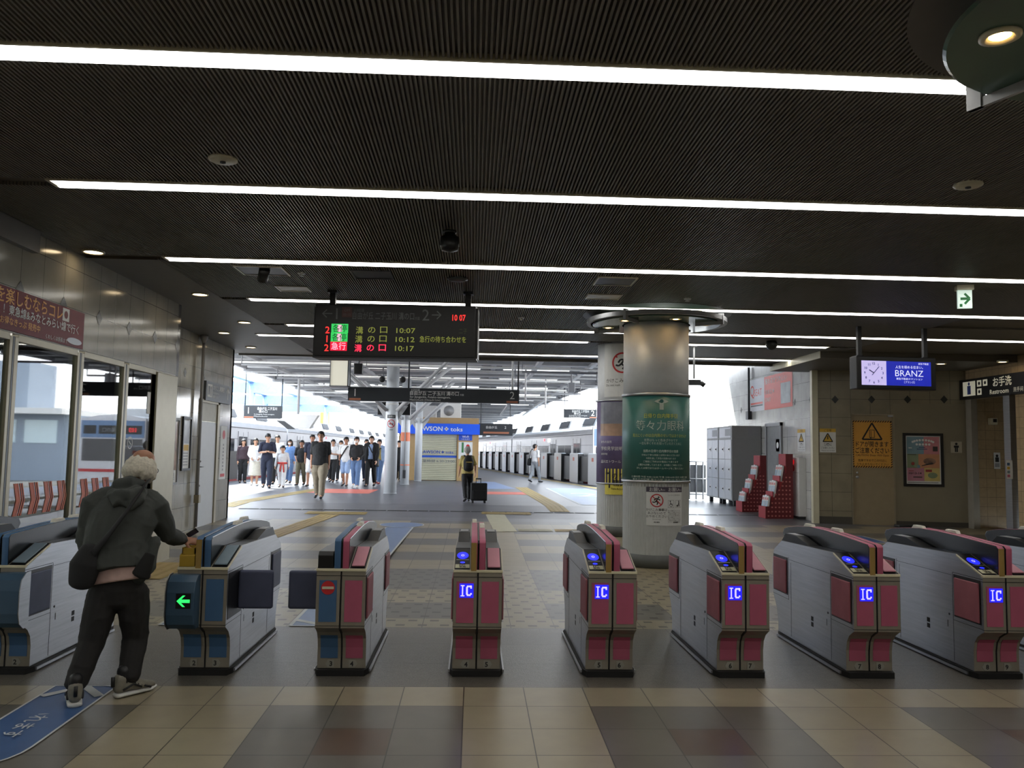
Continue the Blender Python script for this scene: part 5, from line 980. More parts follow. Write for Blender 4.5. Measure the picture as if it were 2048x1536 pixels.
p = atY(680, 747, 20.3); t = thing('light_box_sign', 'pale lit box hanging left of the long platform sign', 'sign', p); m = MB(); m.box((-.2, -.12, -.30), (.2, .12, .34), mat('lightbox_face', (236, 232, 214), .5, emit=.5, noise=0)); m.build('box_face', t); m = MB(); m.box((-.22, -.14, -.32), (-.2, .14, .36), CG); m.box((.2, -.14, -.32), (.22, .14, .36), DKG); m.box((-.22, -.14, -.33), (.22, .14, -.30), CG); m.build('box_frame', t); m = MB(); m.tube([(0, 0, .34), (0, 0, CU-p.z)], .03, CG, 8); m.build('hanger_rod', t)
for px_, py_, Y, r, lb in ((717, 738, 21, .11, 'black loudspeaker hanging left of the front column'), (765, 757, 24.6, .09, 'black round loudspeaker on the left flank of the front column'), (806, 758, 24.6, .09, 'black round loudspeaker on the right flank of the front column')):
    p = atY(px_, py_, Y); t = thing('loudspeaker', lb, 'speaker', p, 0, 'platform loudspeakers'); m = MB(); (m.box((-r, -.1, -r*1.2), (r, .1, r*1.2), BLK) if Y < 22 else m.tube([(0, .12, .02), (0, -.12, -.04)], [r*.8, r], BLK, 16)); m.build('speaker_body', t, bevel=.02); m = MB(); m.tube([(0, .05, r*.8), (0, .05, CU-p.z if Y < 22 else r*1.6)], .02, CG, 8); m.build('mount', t)
p = atY(788, 816, 25.3); t = thing('platform_monitor', 'pair of black monitors behind the front column under the long sign', 'monitor', p); m = MB(); m.box((-.5, .1, -.2), (-.03, .25, .18), BLK); m.box((.03, .1, -.2), (.48, .25, .18), BLK); m.build('monitor_case', t, bevel=.01); m = MB(); m.box((-.1, .05, -.05), (.1, .12, .05), DKG); m.build('bracket', t)
p = atY(1143, 778, 27); t = thing('hanging_camera', 'grey camera box on a pole hanging from the canopy right of the long sign', 'camera', p); m = MB(); m.box((-.1, -.15, -.12), (.1, .15, .2), GREYP); m.build('camera_body', t, bevel=.02); m = MB(); m.tube([(0, 0, .2), (0, 0, CU-p.z)], .03, CG, 8); m.build('pole', t)
p = atY(598, 772, 30); t = thing('hanging_camera', 'white camera pole with hood hanging over the left train', 'camera', p); m = MB(); m.tube([(0, 0, .9), (0, 0, -1.2)], .05, CW, 8); m.build('pole', t); m = MB(); m.prism([(-.7, -1.22), (-.05, -1.0), (.75, -1.02), (.45, -1.5), (-.25, -1.52)], 'y', -.2, .2, WHITE); m.build('hood', t); m = MB(); m.prism([(-.7, -1.24), (-.42, -1.26), (-.02, -1.54), (-.30, -1.54)], 'y', -.22, -.2, DKG); m.build('dark_screen', t)

# ------------------------------------------------------------------ kiosk
KY = 36.5; KT = mat('kiosk_tan', (176, 146, 100), .5, noise=.05); KB = mat('kiosk_blue', (30, 84, 214), .4, emit=.25, ecol=(30, 84, 214), noise=.03); SHT = mat('shutter_cream', (190, 188, 164), .45, noise=.04); KBL = mat('kiosk_lettering_blue', (50, 84, 170), .5, noise=0)
t = thing('kiosk', 'platform kiosk with blue shop sign and closed cream shutter', 'kiosk', (0, KY, .29)); m = MB(); m.box((-3.25, .1, 0), (.2, 4.5, 2.72), KT); m.box((-.72, .0, 0), (.14, .12, 2.0), KT); m.build('kiosk_body', t)
m = MB(); m.box((-3.35, -.25, 2.0), (.24, .12, 2.45), KB); fn = front((0, -.251, 0)); m.text('LAWSON', .27, WINK, fn, -1.94, 2.225, .003, width=1.16, bold=.02)
m.rect(-1.28, 2.195, -1.11, 2.255, WINK, fn, .003); m.rect(-1.225, 2.14, -1.165, 2.31, WINK, fn, .003); m.text('toks', .25, WINK, fn, -.76, 2.215, .003, width=.52, bold=.01); m.build('shop_sign', t)
m = MB()
for i in range(26): z_ = .02+.076*i; m.prism([(.06, z_), (.045, z_+.02), (.045, z_+.056), (.06, z_+.074)], 'x', -2.42, -.74, SHT)
fn = front((0, .043, 0)); m.text('LAWSON', .19, KBL, fn, -1.87, 1.23, .004, width=.83, bold=.015); m.rect(-1.40, 1.21, -1.28, 1.25, KBL, fn, .004); m.rect(-1.36, 1.17, -1.32, 1.29, KBL, fn, .004); m.text('toks', .17, KBL, fn, -1.05, 1.22, .004, width=.34, bold=.01); m.rect(-2.42, .99, -.74, 1.08, mat('stripe_blue', (36, 84, 190), .5), fn, .004); m.text('営業時間 6:30-23:00', .15, mat('lettering_grey', (96, 100, 112), .5), fn, -1.6, .84, .004, width=1.55); m.build('shutter', t)
m = MB(); m.box((-.66, -.03, 1.75), (-.08, 0, 2.0), mat('wifi_blue', (44, 84, 190), .5)); fn = front((0, -.031, 0)); m.text('Wi-Fi', .13, WINK, fn, -.37, 1.91, .003, bold=.02); m.text('つかえます', .075, WINK, fn, -.37, 1.8, .003); m.build('wifi_sign', t)
m = MB(); fn = front((0, -.004, 0)); m.rect(-.66, .95, -.06, 1.68, PAPER, fn, 0); m.rect(-.53, 1.22, -.44, 1.66, mat('poster_green', (60, 120, 70), .5), fn, .002); m.rect(-.40, 1.25, -.12, 1.64, WINK, fn, .002); m.disc(-.26, 1.5, .08, REDS, fn, .003, 14); m.build('notice_board', t)
t = thing('outdoor_unit', 'grey air conditioning unit on top of the kiosk', 'air conditioner', (-1.05, KY+.6, 3.01)); m = MB(); m.box((-.45, 0, 0), (.45, .5, .66), WHITE); m.build('unit_case', t); m = MB(); m.M = Matrix.Translation((-.08, -.002, .33)) @ Matrix.Rotation(PI/2, 4, 'X'); m.lathe([(.001, 0), (.22, 0), (.23, .012)], (0, 0, 0), GREYP, 24); m.build('fan_grille', t)
t = thing('outdoor_unit', 'second grey unit on the kiosk roof, left of the fan unit', 'air conditioner', (-2.1, KY+.8, 3.01)); m = MB(); m.box((-.4, 0, 0), (.4, .5, .55), CW); m.build('unit_case', t)

# ------------------------------------------------------------------ trains and platform doors
TS = mat('train_steel', (186, 186, 190), .4, .35, noise=.05, nscale=2); TG = mat('train_window', (34, 38, 44), .08, noise=.05); TD = mat('train_dark', (60, 60, 64), .6); TRD = mat('train_red', (178, 50, 52), .5); TRF = mat('train_roof', (196, 198, 200), .6); TRL = mat('train_lamp_red', (255, 50, 50), .4, emit=6, ecol=(255, 40, 50), noise=0); TLW = mat('train_lamp_white', (255, 255, 255), .4, emit=4, noise=0); TBL = mat('train_blue', (96, 122, 156), .4)
def train(label, loc, rz, sx, ncar, cab):
    """platform face at local x=0, body towards sx, cars along +y; heights from the platform"""
    t = thing('commuter_train', label, 'train', loc, rz); CLN = 20.0
    for c in range(ncar):
        y0 = c*CLN+.15; y1 = (c+1)*CLN-.15
        prof = [(0, -.85), (0, 2.12), (.06, 2.3), (.22, 2.42), (.7, 2.52), (1.4, 2.56), (2.1, 2.52), (2.58, 2.42), (2.74, 2.3), (2.8, 2.12), (2.8, -.85)]
        m = MB(); m.prism([(sx*x, z_) for x, z_ in prof], 'y', y0, y1, TS, False)
        for z_, mt, h in ((-.02, TRD, .10), (2.06, TD, .03), (1.62, TD, .012), (.72, TD, .012)): a, b = sorted((-sx*.004, 0)); m.box((a, y0, z_), (b, y1, z_+h), mt)
        body = m.build('car_body', t)
        for d in range(4):
            yd = y0+2.0+4.9*d
            m = MB(); a, b = sorted((-sx*.006, sx*.02)); m.box((a, yd, 0), (b, yd+1.3, 1.9), TS); a2, b2 = sorted((-sx*.010, sx*.02))
            for q in (.08, .70): m.box((a2, yd+q, .75), (b2, yd+q+.52, 1.72), TG)
            m.box((a2, yd-.03, 0), (b2, yd-.0, 1.93), TD); m.box((a2, yd+1.3, 0), (b2, yd+1.33, 1.93), TD); m.box((a2, yd+.64, 0), (b2, yd+.66, 1.9), TD); m.build('train_door', body)
            if d < 3:
                m = MB(); a2, b2 = sorted((-sx*.008, sx*.02)); m.box((a2, yd+1.75, .78), (b2, yd+3.0, 1.62), TG); m.box((a2, yd+3.1, .78), (b2, yd+4.4, 1.62), TG); m.build('train_window', body)
        m = MB(); a, b = sorted((-sx*.02, sx*.02)); m.box((a, y0+9.6, 1.88), (b, y0+9.75, 2.0), TRL); m.build('side_lamp', body)
        if c == 0: m = MB(); m.box((a, y0+8.2, 1.82), (b, y0+8.75, 1.98), TLW); m.build('destination_display', body)
        for k in range(4):
            m = MB(); ya = y0+1.6+4.8*k; a, b = sorted((sx*.55, sx*2.25)); m.prism([(a, 2.48), (a+.14, 2.88), (b-.14, 2.88), (b, 2.48)], 'y', ya, ya+2.4, TRF); a2, b2 = sorted((sx*.60, sx*.63)); m.prism([(sx*.55, 2.55), (sx*.69, 2.86), (sx*.66, 2.87), (sx*.52, 2.56)], 'y', ya+.3, ya+2.1, TD); m.build('roof_unit', body)
    if cab:
        m = MB(); a, b = sorted((0, sx*2.8)); m.box((a, .02, -.85), (b, .16, 2.4), TS); m.box((a+.05, 0, 1.6), (b-.05, .03, 2.3), TBL); m.box((a+.12, 0, .65), (b-.12, .03, 1.55), TG); fn = front((0, -.001, 0)); 
        m.rect(a+.15, 1.75, a+.95, 2.1, BLK, fn, .002); m.text('103', .24, LR_, fn, a+.55, 1.92, .004, bold=.02); m.rect(a+1.1, 1.75, a+2.0, 2.1, BLK, fn, .002); m.text('溝の口', .2, SG, fn, a+1.55, 1.92, .004); m.rect(a+2.1, 1.75, a+2.65, 2.1, BLK, fn, .002); m.box((a, 0, .2), (b, .025, .32), TRD); m.build('cab_front', t)
    return t
train('silver commuter train standing along the right platform edge', (edgeR(35)+.35, 35, .29), math.atan(.1265), 1, 3, True)
train('silver commuter train standing along the left platform edge behind the crowd', (edgeL(22)-.42, 22, .29), -.02, -1, 4, False)
PDW = mat('platform_door_white', (206, 208, 212), .4, noise=.03); PDK = mat('platform_door_black', (30, 31, 34), .4)
def pdoor(y, side, label, L_=1.5):
    x = edgeR(y) if side > 0 else edgeL(y); rz = math.atan(.1265) if side > 0 else -.02
    t = thing('platform_door', label, 'platform door', (x, y, .29), rz, 'platform doors along the right edge' if side > 0 else 'platform doors along the left edge')
    m = MB(); a, b = (-.12, .14); m.box((a, .02, 0), (b, L_, 1.28), PDW); m.build('door_housing', t, bevel=.04); m = MB(); m.box((a+.005, -.012, .0), (b-.005, .025, 1.25), PDK); m.build('end_cap', t, bevel=.02)
    m = MB(); m.box((-.02, L_, .1), (.02, L_+1.55, 1.15), PDK); m.build('sliding_panel', t); m = MB(); fn = plane((a-.001, 0, 0), (0, -1, 0), (0, 0, 1)); m.rect(-.9, .95, -.6, 1.1, mat('door_sticker', (206, 120, 104), .5), fn, .002); m.build('door_sticker', t)
    return t
nm = ('nearest, touching the rear pillar', 'second', 'third', 'fourth', 'fifth', 'sixth', 'seventh', 'eighth', 'ninth', 'tenth', 'eleventh', 'twelfth', 'thirteenth', 'fourteenth')
for i in range(14): pdoor(32.6+3.1*i, 1, 'white and black platform door housing along the right train, %s counted from the rear pillar' % nm[i] if i else 'white and black platform door housing nearest the rear pillar, right train')
pdoor(29.6, -1, 'white platform door housing beside the tiled wall at the left train', 1.4)
for i in range(3): pdoor(50+8*i, -1, 'far white platform door housing behind the crowd, %s from the front' % ('first', 'second', 'third')[i])

# ------------------------------------------------------------------ beyond the tracks on the left
BS = mat('steel_blue_paint', (120, 150, 190), .5, noise=.1)
t = thing('neighbour_canopy', 'pale blue steel canopy frame of the neighbouring platform seen over the left train', 'canopy', (-16, 36, -.95)); 
for x, y in ((1.2, 0), (3.4, 12), (1.2, 24), (3.4, 36)): m = MB(); m.tube([(x, y, 0), (x, y, 6.2)], .2, BS, 10); m.build('post', t)
m = MB()
for y in (0, 12, 24, 36): m.box((-4, y-.15, 5.6), (5.6, y+.15, 6.2), BS)
m.box((1.0, -10, 6.2), (1.4, 40, 6.5), BS); m.box((3.2, -10, 6.2), (3.6, 40, 6.5), BS); m.build('beam', t)
for i, (x, y, w_, h, c) in enumerate(((-26, 62, 6, 9, (206, 200, 200)), (-26, 92, 5, 7, (214, 190, 186)), (-31, 52, 7, 12, (190, 204, 220)), (-21, 84, 4, 9, (220, 214, 206)))):
    t = thing('building', ('pale', 'pinkish', 'bluish', 'cream')[i]+' building far beyond the left train', 'building', (x, y, -.95)); m = MB(); m.box((0, 0, 0), (w_, 6, h), mat('building_%d' % i, c, .7)); m.build('wall', t)
    for k in range(3):
        for j in range(int(h/2.5)): m = MB(); m.box((.6+k*1.7, -.05, 1.2+2.4*j), (1.5+k*1.7, .02, 2.4+2.4*j), GREYP); m.build('window', t)
t = thing('vertical_shop_sign', 'small yellow vertical sign among the buildings beyond the left train', 'sign', (-13.6, 77, 3.4)); m = MB(); m.box((-.4, 0, 0), (.4, .2, 2.2), mat('shop_yellow', (226, 206, 70), .5)); m.build('sign_board', t); m = MB(); m.tube([(0, .1, -4.35), (0, .1, 0)], .1, GREYP, 8); m.build('post', t)
t = thing('building', 'long pale blue office building beyond the right train, mirrored in the office windows', 'building', (19.8, 60, -.95)); m = MB(); FB = mat('far_building_blue', (146, 158, 172), .7); m.box((0, 0, 0), (34, 8, 4.6), FB); m.box((0, -1.2, 4.6), (34, 8, 5.0), WHITE); m.box((4, 2, 5.0), (12, 6, 8.5), FB); m.build('wall', t)
for i in range(12): m = MB(); m.box((.8+2.8*i, -.06, 2.6), (3.0+2.8*i, .02, 4.2), mat('far_pane', (206, 224, 230), .2)); m.build('window', t)
# ------------------------------------------------------------------ people
SKIN = mat('skin', (196, 150, 122), .5, noise=.05); SKIN2 = mat('skin_tanned', (166, 118, 92), .5, noise=.06)
HBLK = mat('hair_black', (24, 22, 22), .45, noise=.2, nscale=60); HGRY = mat('hair_grey', (168, 166, 160), .6, noise=.2, nscale=60); HWHT = mat('hair_white', (196, 190, 174), .65, noise=.22, nscale=70)
FOLDS = {}
def folds(ws):
    if ws not in FOLDS:
        x = bpy.data.textures.new('folds', 'MUSGRAVE'); x.musgrave_type = 'RIDGED_MULTIFRACTAL'; x.noise_scale = 1/ws; x.octaves = 2; x.noise_intensity = .5; FOLDS[ws] = x
    return FOLDS[ws]
def remesh(m, name, parent, mt, vox, it=3, fac=.5, wr=0, ws=9.0):
    m.mats = [mt]; m.m = [0]*len(m.f); o = m.build(name, None)
    r = o.modifiers.new('r', 'REMESH'); r.mode = 'VOXEL'; r.voxel_size = vox; r.use_smooth_shade = True
    s_ = o.modifiers.new('s', 'SMOOTH'); s_.iterations = it; s_.factor = fac
    if wr:      # cloth folds
        d_ = o.modifiers.new('d', 'DISPLACE'); d_.texture = folds(ws); d_.texture_coords = 'LOCAL'; d_.strength = wr; d_.mid_level = .5
    dg = bpy.context.evaluated_depsgraph_get(); me = bpy.data.meshes.new_from_object(o.evaluated_get(dg)); me.name = name
    old = o.data; o.modifiers.clear(); o.data = me; bpy.data.meshes.remove(old); me.materials.clear(); me.materials.append(mt)
    me.polygons.foreach_set('use_smooth', [True]*len(me.polygons)); me.polygons.foreach_set('material_index', [0]*len(me.polygons)); o.parent = parent; return o
V = Vector
def lerp(a, b, t): return a+(b-a)*t
def hand(m, w, d, n, k, thumb, curl=.35, mt=SKIN):
    """palm and five fingers: w wrist, d pointing direction, n back-of-hand normal, thumb = side vector sign"""
    d = V(d).normalized(); n = V(n); n = (n-d*n.dot(d)).normalized(); s = d.cross(n)*thumb
    m.limb([w, w+d*.035*k, w+d*.08*k], [.024*k, .036*k, .038*k], mt, 10, s, [.7, .5, .42])
    for i, (o_, L_, c) in enumerate(((.028, .066, 1.0), (.0095, .075, .95), (-.0095, .070, 1.05), (-.027, .056, 1.2))):
        p = w+d*.082*k+s*o_*k; pts = [p]; a = 0; dr = d
        for seg, f in ((.45, .6), (.32, 1.1), (.23, .8)):
            a += curl*c*f; dr = d*math.cos(a)-n*math.sin(a); p = p+dr*L_*seg*k; pts.append(p)
        m.limb(pts, [.0092*k, .0088*k, .008*k, .007*k], mt, 8)
    p = w+d*.025*k+s*.03*k; q = p+(d*.6+s*.75-n*.25).normalized()*.038*k; r_ = q+(d*.9+s*.25-n*.35).normalized()*.034*k
    m.limb([w+d*.01*k+s*.012*k, p, q, r_], [.016*k, .0125*k, .0105*k, .0085*k], mt, 8)
def stdpose(H, stride=.3, lead=1, female=False, arms='swing', lean=0.0, foot=0):
    """joints of a figure facing -Y, feet on z=0; lead=+1 left foot (viewer's right side, +x) in front"""
    h = H/1.7; sw = (.158 if female else .182)*h; hw = .088*h; J = {}
    J['pelvis'] = V((0, 0, .90*h)); J['waist'] = V((0, -.01-lean*.25, 1.06*h)); J['chest'] = V((0, -.01-lean*.6, 1.27*h)); J['neck'] = V((0, .005-lean, 1.425*h)); J['head'] = V((0, -.02-lean*1.15, 1.575*h))
    for s, nm in ((1, 'L'), (-1, 'R')):
        f_ = s*lead; y = -stride/2*f_; J['hip'+nm] = V((s*hw, 0, .88*h))
        back = f_ < 0
        J['ank'+nm] = V((s*hw*.9, y, (.085+(.05 if back and stride > .1 else 0))*h)); kz = .48*h
        J['kne'+nm] = V((s*hw*1.0, y*.42-(.035*h if back else .05*h*min(1, stride*3)), kz)); J['toe'+nm] = V((s*hw*.95+s*.015, y-.165*h, (.03 if not back else .03)*h)); J['heel'+nm] = V((s*hw*.9, y+.045, (.03+(.07 if back and stride > .1 else 0))*h))
        J['sho'+nm] = V((s*sw, -.005-lean*.9, 1.385*h)); a = arms if isinstance(arms, str) else arms[0 if s > 0 else 1]
        if a == 'swing': t = .16*f_*min(1, stride*3); J['elb'+nm] = V((s*(sw+.05), .02-lean*.5+t*.5, 1.10*h)); J['wri'+nm] = V((s*(sw+.055), -.05-lean*.3+t*1.1, .86*h))
        elif a == 'phone': J['elb'+nm] = V((s*(sw+.05), -.02, 1.10*h)); J['wri'+nm] = V((s*.06, -.27, 1.12*h))
        elif a == 'bag': J['elb'+nm] = V((s*(sw+.06), .05, 1.11*h)); J['wri'+nm] = V((s*(sw*.9), -.12, .98*h))
        elif a == 'strap': J['elb'+nm] = V((s*(sw+.06), .03, 1.12*h)); J['wri'+nm] = V((s*.10, -.17, 1.22*h))
        elif a == 'down': J['elb'+nm] = V((s*(sw+.035), .02, 1.10*h)); J['wri'+nm] = V((s*(sw+.04), -.01, .85*h))
        elif a == 'back': J['elb'+nm] = V((s*(sw+.06), .10, 1.12*h)); J['wri'+nm] = V((s*(sw+.05), .16, .90*h))
    J['h'] = h; return J
def figure(t, J, st):
    """st: skin, hair, hairstyle, top, sleeve ('short','long'), bottom, legs ('long','short','skirt'), shoes, extras"""
    h = J['h']; fat = st.get('fat', 1.0); vox = st.get('vox', .0105); fw = V(st.get('fwd', (0, -1, 0))).normalized(); side = V(st.get('side', (1, 0, 0))).normalized(); sk = st.get('skin', SKIN)
    hs = st.get('hscale', 1.0); hd = J['head']; up = V(st.get('hup', (0, 0, 1))).normalized(); hf = V(st.get('hfwd', fw)).normalized(); hf = (hf-up*hf.dot(up)).normalized(); hsd = hf.cross(up)
    m = MB()
    m.limb([J['pelvis'], J['waist'], J['chest'], lerp(J['chest'], J['neck'], .6)], [.15*h*fat, .128*h*fat, .15*h*fat, .12*h], sk, 20, side, [.68, .68, .66, .62])
    m.limb([lerp(J['chest'], J['neck'], .7), J['neck'], lerp(J['neck'], hd, .55)], [.07*h, .054*h, .052*h], sk, 14)
    hk = .95*h**.5*hs     # heads vary little with height
    def hp(x, y, z): return hd+hsd*x*hk+hf*y*hk+up*z*hk
    m.limb([hp(0, .02, -.085), hp(0, .01, -.045), hp(0, -.005, .02), hp(0, -.012, .06)], [.046*hk, .062*hk, .074*hk, .070*hk], sk, 18, hsd, [1.0, 1.12, 1.22, 1.18])
    m.limb([hp(0, .088, .005), hp(0, .104, -.026)], [.010*hk, .016*hk], sk, 8); m.limb([hp(-.02, .082, -.062), hp(.02, .082, -.062)], [.010*hk, .010*hk], sk, 8); m.ball(hp(0, .066, -.1), .026*hk, sk, 10, 6)
    for s in (-1, 1): m.limb([hp(s*.078, -.005, .012), hp(s*.077, -.002, -.03)], [.015*hk, .011*hk], sk, 8, hf, .6)
    for s in 'LR':
        a, b, c = J['sho'+s], J['elb'+s], J['wri'+s]; m.limb([a, lerp(a, b, .5), b, lerp(b, c, .5), c], [.050*h, .045*h, .038*h, .035*h, .026*h], sk, 12)
        d = (c-b).normalized(); n = st.get('hn'+s, side*(1 if s == 'L' else -1)*st.get('sgn', 1)+fw*.3); hand(m, c, st.get('hd'+s, d), n, h*1.02, st.get('th'+s, 1 if s == 'L' else -1), st.get('curl', .4), sk)
        a, b, c = J['hip'+s], J['kne'+s], J['ank'+s]; m.limb([a, lerp(a, b, .5), b, lerp(b, c, .35), c], [.088*h*fat, .076*h*fat, .054*h, .054*h, .036*h], sk, 14); m.limb([c, lerp(c, J['toe'+s], .5), lerp(c, J['toe'+s], .8)], [.034*h, .030*h, .022*h], sk, 10)
    remesh(m, 'body', t, sk, vox)
    # face
    if st.get('face', True):
        m = MB()
        for s in (-1, 1): m.ball(hp(s*.031, .083, .012), (.011*hk, .008*hk, .006*hk), INK, 8, 6); m.limb([hp(s*.018, .086, .034), hp(s*.048, .076, .034)], .0035*hk, HBLK if st['hair'] is HBLK else HGRY, 6)
        m.build('eyes', t); m = MB(); m.limb([hp(-.02, .088, -.062), hp(0, .092, -.062), hp(.02, .088, -.062)], .004*hk, mat('lips', (150, 88, 80), .5), 6); m.build('mouth', t)
    # hair
    m = MB(); H_ = st.get('hairstyle', 'short'); hm = st['hair']
    if H_ == 'fringe':       # bald crown with a thick ring of hair round the sides and back
        for i in range(17):
            a = math.radians(-20+220*i/16)+PI; x, y = math.cos(a)*.086, math.sin(a)*.094
            jt = .012*math.sin(i*2.3); m.limb([hp(x*.84, y*.84, .045+jt*.6), hp(x*.98, y*.98, .0+jt*.5), hp(x*1.02, y*1.02, -.05+jt), hp(x*.92, y*.94, -.085+jt)], [.018*hk, .030*hk, .032*hk, .014*hk], hm, 10)
    else:
        m.limb([hp(0, .062, .060), hp(0, .035, .088), hp(0, -.02, .097), hp(0, -.07, .062), hp(0, -.088, .0), hp(0, -.072, -.055)], [.056*hk, .068*hk, .076*hk, .080*hk, .078*hk, .058*hk], hm, 16, hsd, [.5, .52, .55, .55, .5, .5]); m.limb([hp(-.05, .058, .062), hp(0, .078, .066), hp(.05, .058, .062)], [.02*hk, .022*hk, .02*hk], hm, 10)
        for s in (-1, 1): m.limb([hp(s*.072, .03, .06), hp(s*.082, .0, .02), hp(s*.076, -.03, -.02)], [.025*hk, .022*hk, .02*hk], hm, 8)
        if H_ in ('long', 'bob'):
            e = -.22 if H_ == 'long' else -.11
            for s in (-1, 0, 1): m.limb([hp(s*.06, -.03, .04), hp(s*.085, -.04, -.05), hp(s*.08, -.05, e)], [.05*hk, .046*hk, .03*hk], hm, 10)
        if H_ == 'bun': m.ball(hp(0, -.12, .05), .04*hk, hm)
    if H_ == 'cap': hm = HBLK
    remesh(m, 'hair', t, hm, vox*.9, 5 if H_ == 'fringe' else 3, wr=.004 if H_ == 'fringe' else 0, ws=30)
    # clothes
    if st.get('top'):
        m = MB(); lw = st.get('hem', 0); q = lerp(J['pelvis'], J['waist'], .1)+(J['pelvis']-J['waist']).normalized()*lw; tf = fat*st.get('loose', 1.0)
        m.tube([q, lerp(q, J['waist'], .5), J['waist'], J['chest'], lerp(J['chest'], J['neck'], .55), lerp(J['chest'], J['neck'], .93)], [.178*h*tf, .172*h*tf, .158*h*tf, .175*h*tf, .150*h, .07*h], st['top'], 22, True, side, [.70, .70, .70, .68, .64, .8])
        for s in 'LR':
            a, b, c = J['sho'+s], J['elb'+s], J['wri'+s]; sh = lerp(J['chest'], J['neck'], .55)
            if st.get('sleeve') == 'none': continue
            e = [lerp(a, sh, .4), a, lerp(a, b, .5), lerp(a, b, .85)] if st.get('sleeve', 'short') == 'short' else [lerp(a, sh, .4), a, lerp(a, b, .5), b, lerp(b, c, .5), lerp(b, c, .93)]
            r_ = [.075, .067, .062, .064] if len(e) == 4 else [.078, .068, .060, .054, .049, .043]
            m.limb(e, [x*h for x in r_], st['top'], 14)
        remesh(m, 'shirt' if not st.get('topname') else st['topname'], t, st['top'], vox*1.1, 3, wr=.010)
    if st.get('bottom'):
        m = MB(); k = st.get('legs', 'long'); bl = st.get('bag', 1.1)
        m.limb([lerp(J['pelvis'], J['waist'], .35), J['pelvis'], lerp(J['hipL'], J['hipR'], .5)-V((0, 0, .02))], [.155*h*fat, .166*h*fat, .15*h*fat], st['bottom'], 18, side, .72)
        if k == 'skirt':
            q = lerp(J['kneL'], J['kneR'], .5); m.tube([J['pelvis'], lerp(J['pelvis'], q, .5), q-V((0, 0, .12))], [.17*h, .19*h, .22*h], st['bottom'], 20, True, side, .75)
        else:
            for s in 'LR':
                a, b, c = J['hip'+s], J['kne'+s], J['ank'+s]
                if k == 'long': m.limb([a, lerp(a, b, .5), b, lerp(b, c, .5), lerp(b, c, .94)], [.10*h*fat, .092*h*fat*bl, .076*h*bl, .070*h*bl, .064*h*bl], st['bottom'], 14)
                else: m.limb([a, lerp(a, b, .5), lerp(a, b, .93)], [.10*h*fat, .10*h*fat, .092*h*fat], st['bottom'], 14)
        remesh(m, {'skirt': 'skirt', 'short': 'shorts'}.get(k, 'trousers'), t, st['bottom'], vox*1.1, 3, wr=.010)
    for s in ('LR' if st['shoes'] else ''):
        m = MB(); a, b, c = J['heel'+s], J['toe'+s], J['ank'+s]; u = V((0, 0, 1)); d = b-a
        m.limb([a+u*.01, lerp(a, b, .4)+u*.012, b+u*.004], [.040*h, .046*h, .042*h], st['shoes'], 12, d.cross(u), [.85, .8, .7]); m.limb([lerp(a, b, .12)+u*.03, lerp(c, lerp(a, b, .2), .25)], [.042*h, .042*h], st['shoes'], 10)
        remesh(m, 'shoe', t, st['shoes'], .008, 2)
        if st.get('sole'): m = MB(); m.limb([a-u*.012, lerp(a, b, .4)-u*.014, b-u*.012], [.046*h, .052*h, .046*h], st['sole'], 12, d.cross(u), .38); m.build('shoe_sole', t)
    if st.get('mask'): m = MB(); m.limb([hp(-.035, .072, -.045), hp(0, .088, -.045), hp(.035, .072, -.045)], [.036*hk, .042*hk, .036*hk], WHITE, 10, up, .55); m.build('face_mask', t)
    if st.get('glasses'):
        m = MB()
        for s in (-1, 1): m.tube([hp(s*.033+.024*math.cos(q), .098, .01+.018*math.sin(q)) for q in [2*PI*i/12 for i in range(13)]], .0022*hk, DKG, 6); m.tube([hp(s*.057, .095, .012), hp(s*.082, -.01, .014)], .0022*hk, DKG, 6)
        m.build('glasses', t)
    return hp
def person(label, px, py, H, rz, st, pose, group=None):
    p = fl(px, py); t = thing('person', label, 'person', p, rz, group); figure(t, stdpose(H, **pose), st); return t, p
def C(n, c, **k): return mat('cloth_'+n, c, .8, noise=.10, nscale=14, bump=.15, **k)
navy = C('navy', (30, 34, 54)); black = C('black', (22, 22, 24)); white = C('white', (226, 226, 226)); dkbl = C('dark_blue', (34, 40, 58)); olive = C('olive', (92, 86, 66)); khaki = C('khaki', (128, 118, 100)); jean = C('jean_blue', (92, 118, 156)); ltblu = C('light_blue', (150, 172, 206)); grey = C('grey', (142, 146, 150)); cream_c = C('cream', (206, 200, 184)); must = C('mustard', (170, 152, 90)); beige_c = C('beige', (190, 172, 140)); red_c = C('red_belt', (200, 64, 56)); sky_c = C('sky_blue', (110, 146, 200)); pinkc = C('pink_shirt', (186, 158, 150))
SHB = mat('shoe_black', (24, 24, 26), .45, noise=.1); SHW = mat('shoe_white', (210, 210, 206), .5, noise=.08); SHG = mat('shoe_grey', (128, 124, 112), .6, noise=.15, nscale=30)
CR = 'passengers walking from the left train'
def strapbag(t, J, mt, ang=1, size=(.13, .07, .17), nm='shoulder_bag'):
    """a strap over one shoulder and a bag at the opposite hip: parts the wearer carries are separate things, so this returns a top-level object"""
    pass
def carry(label, person_t, name, cat, build):
    o = thing(name, label, cat, person_t.location, person_t.rotation_euler.z); build(o); return o
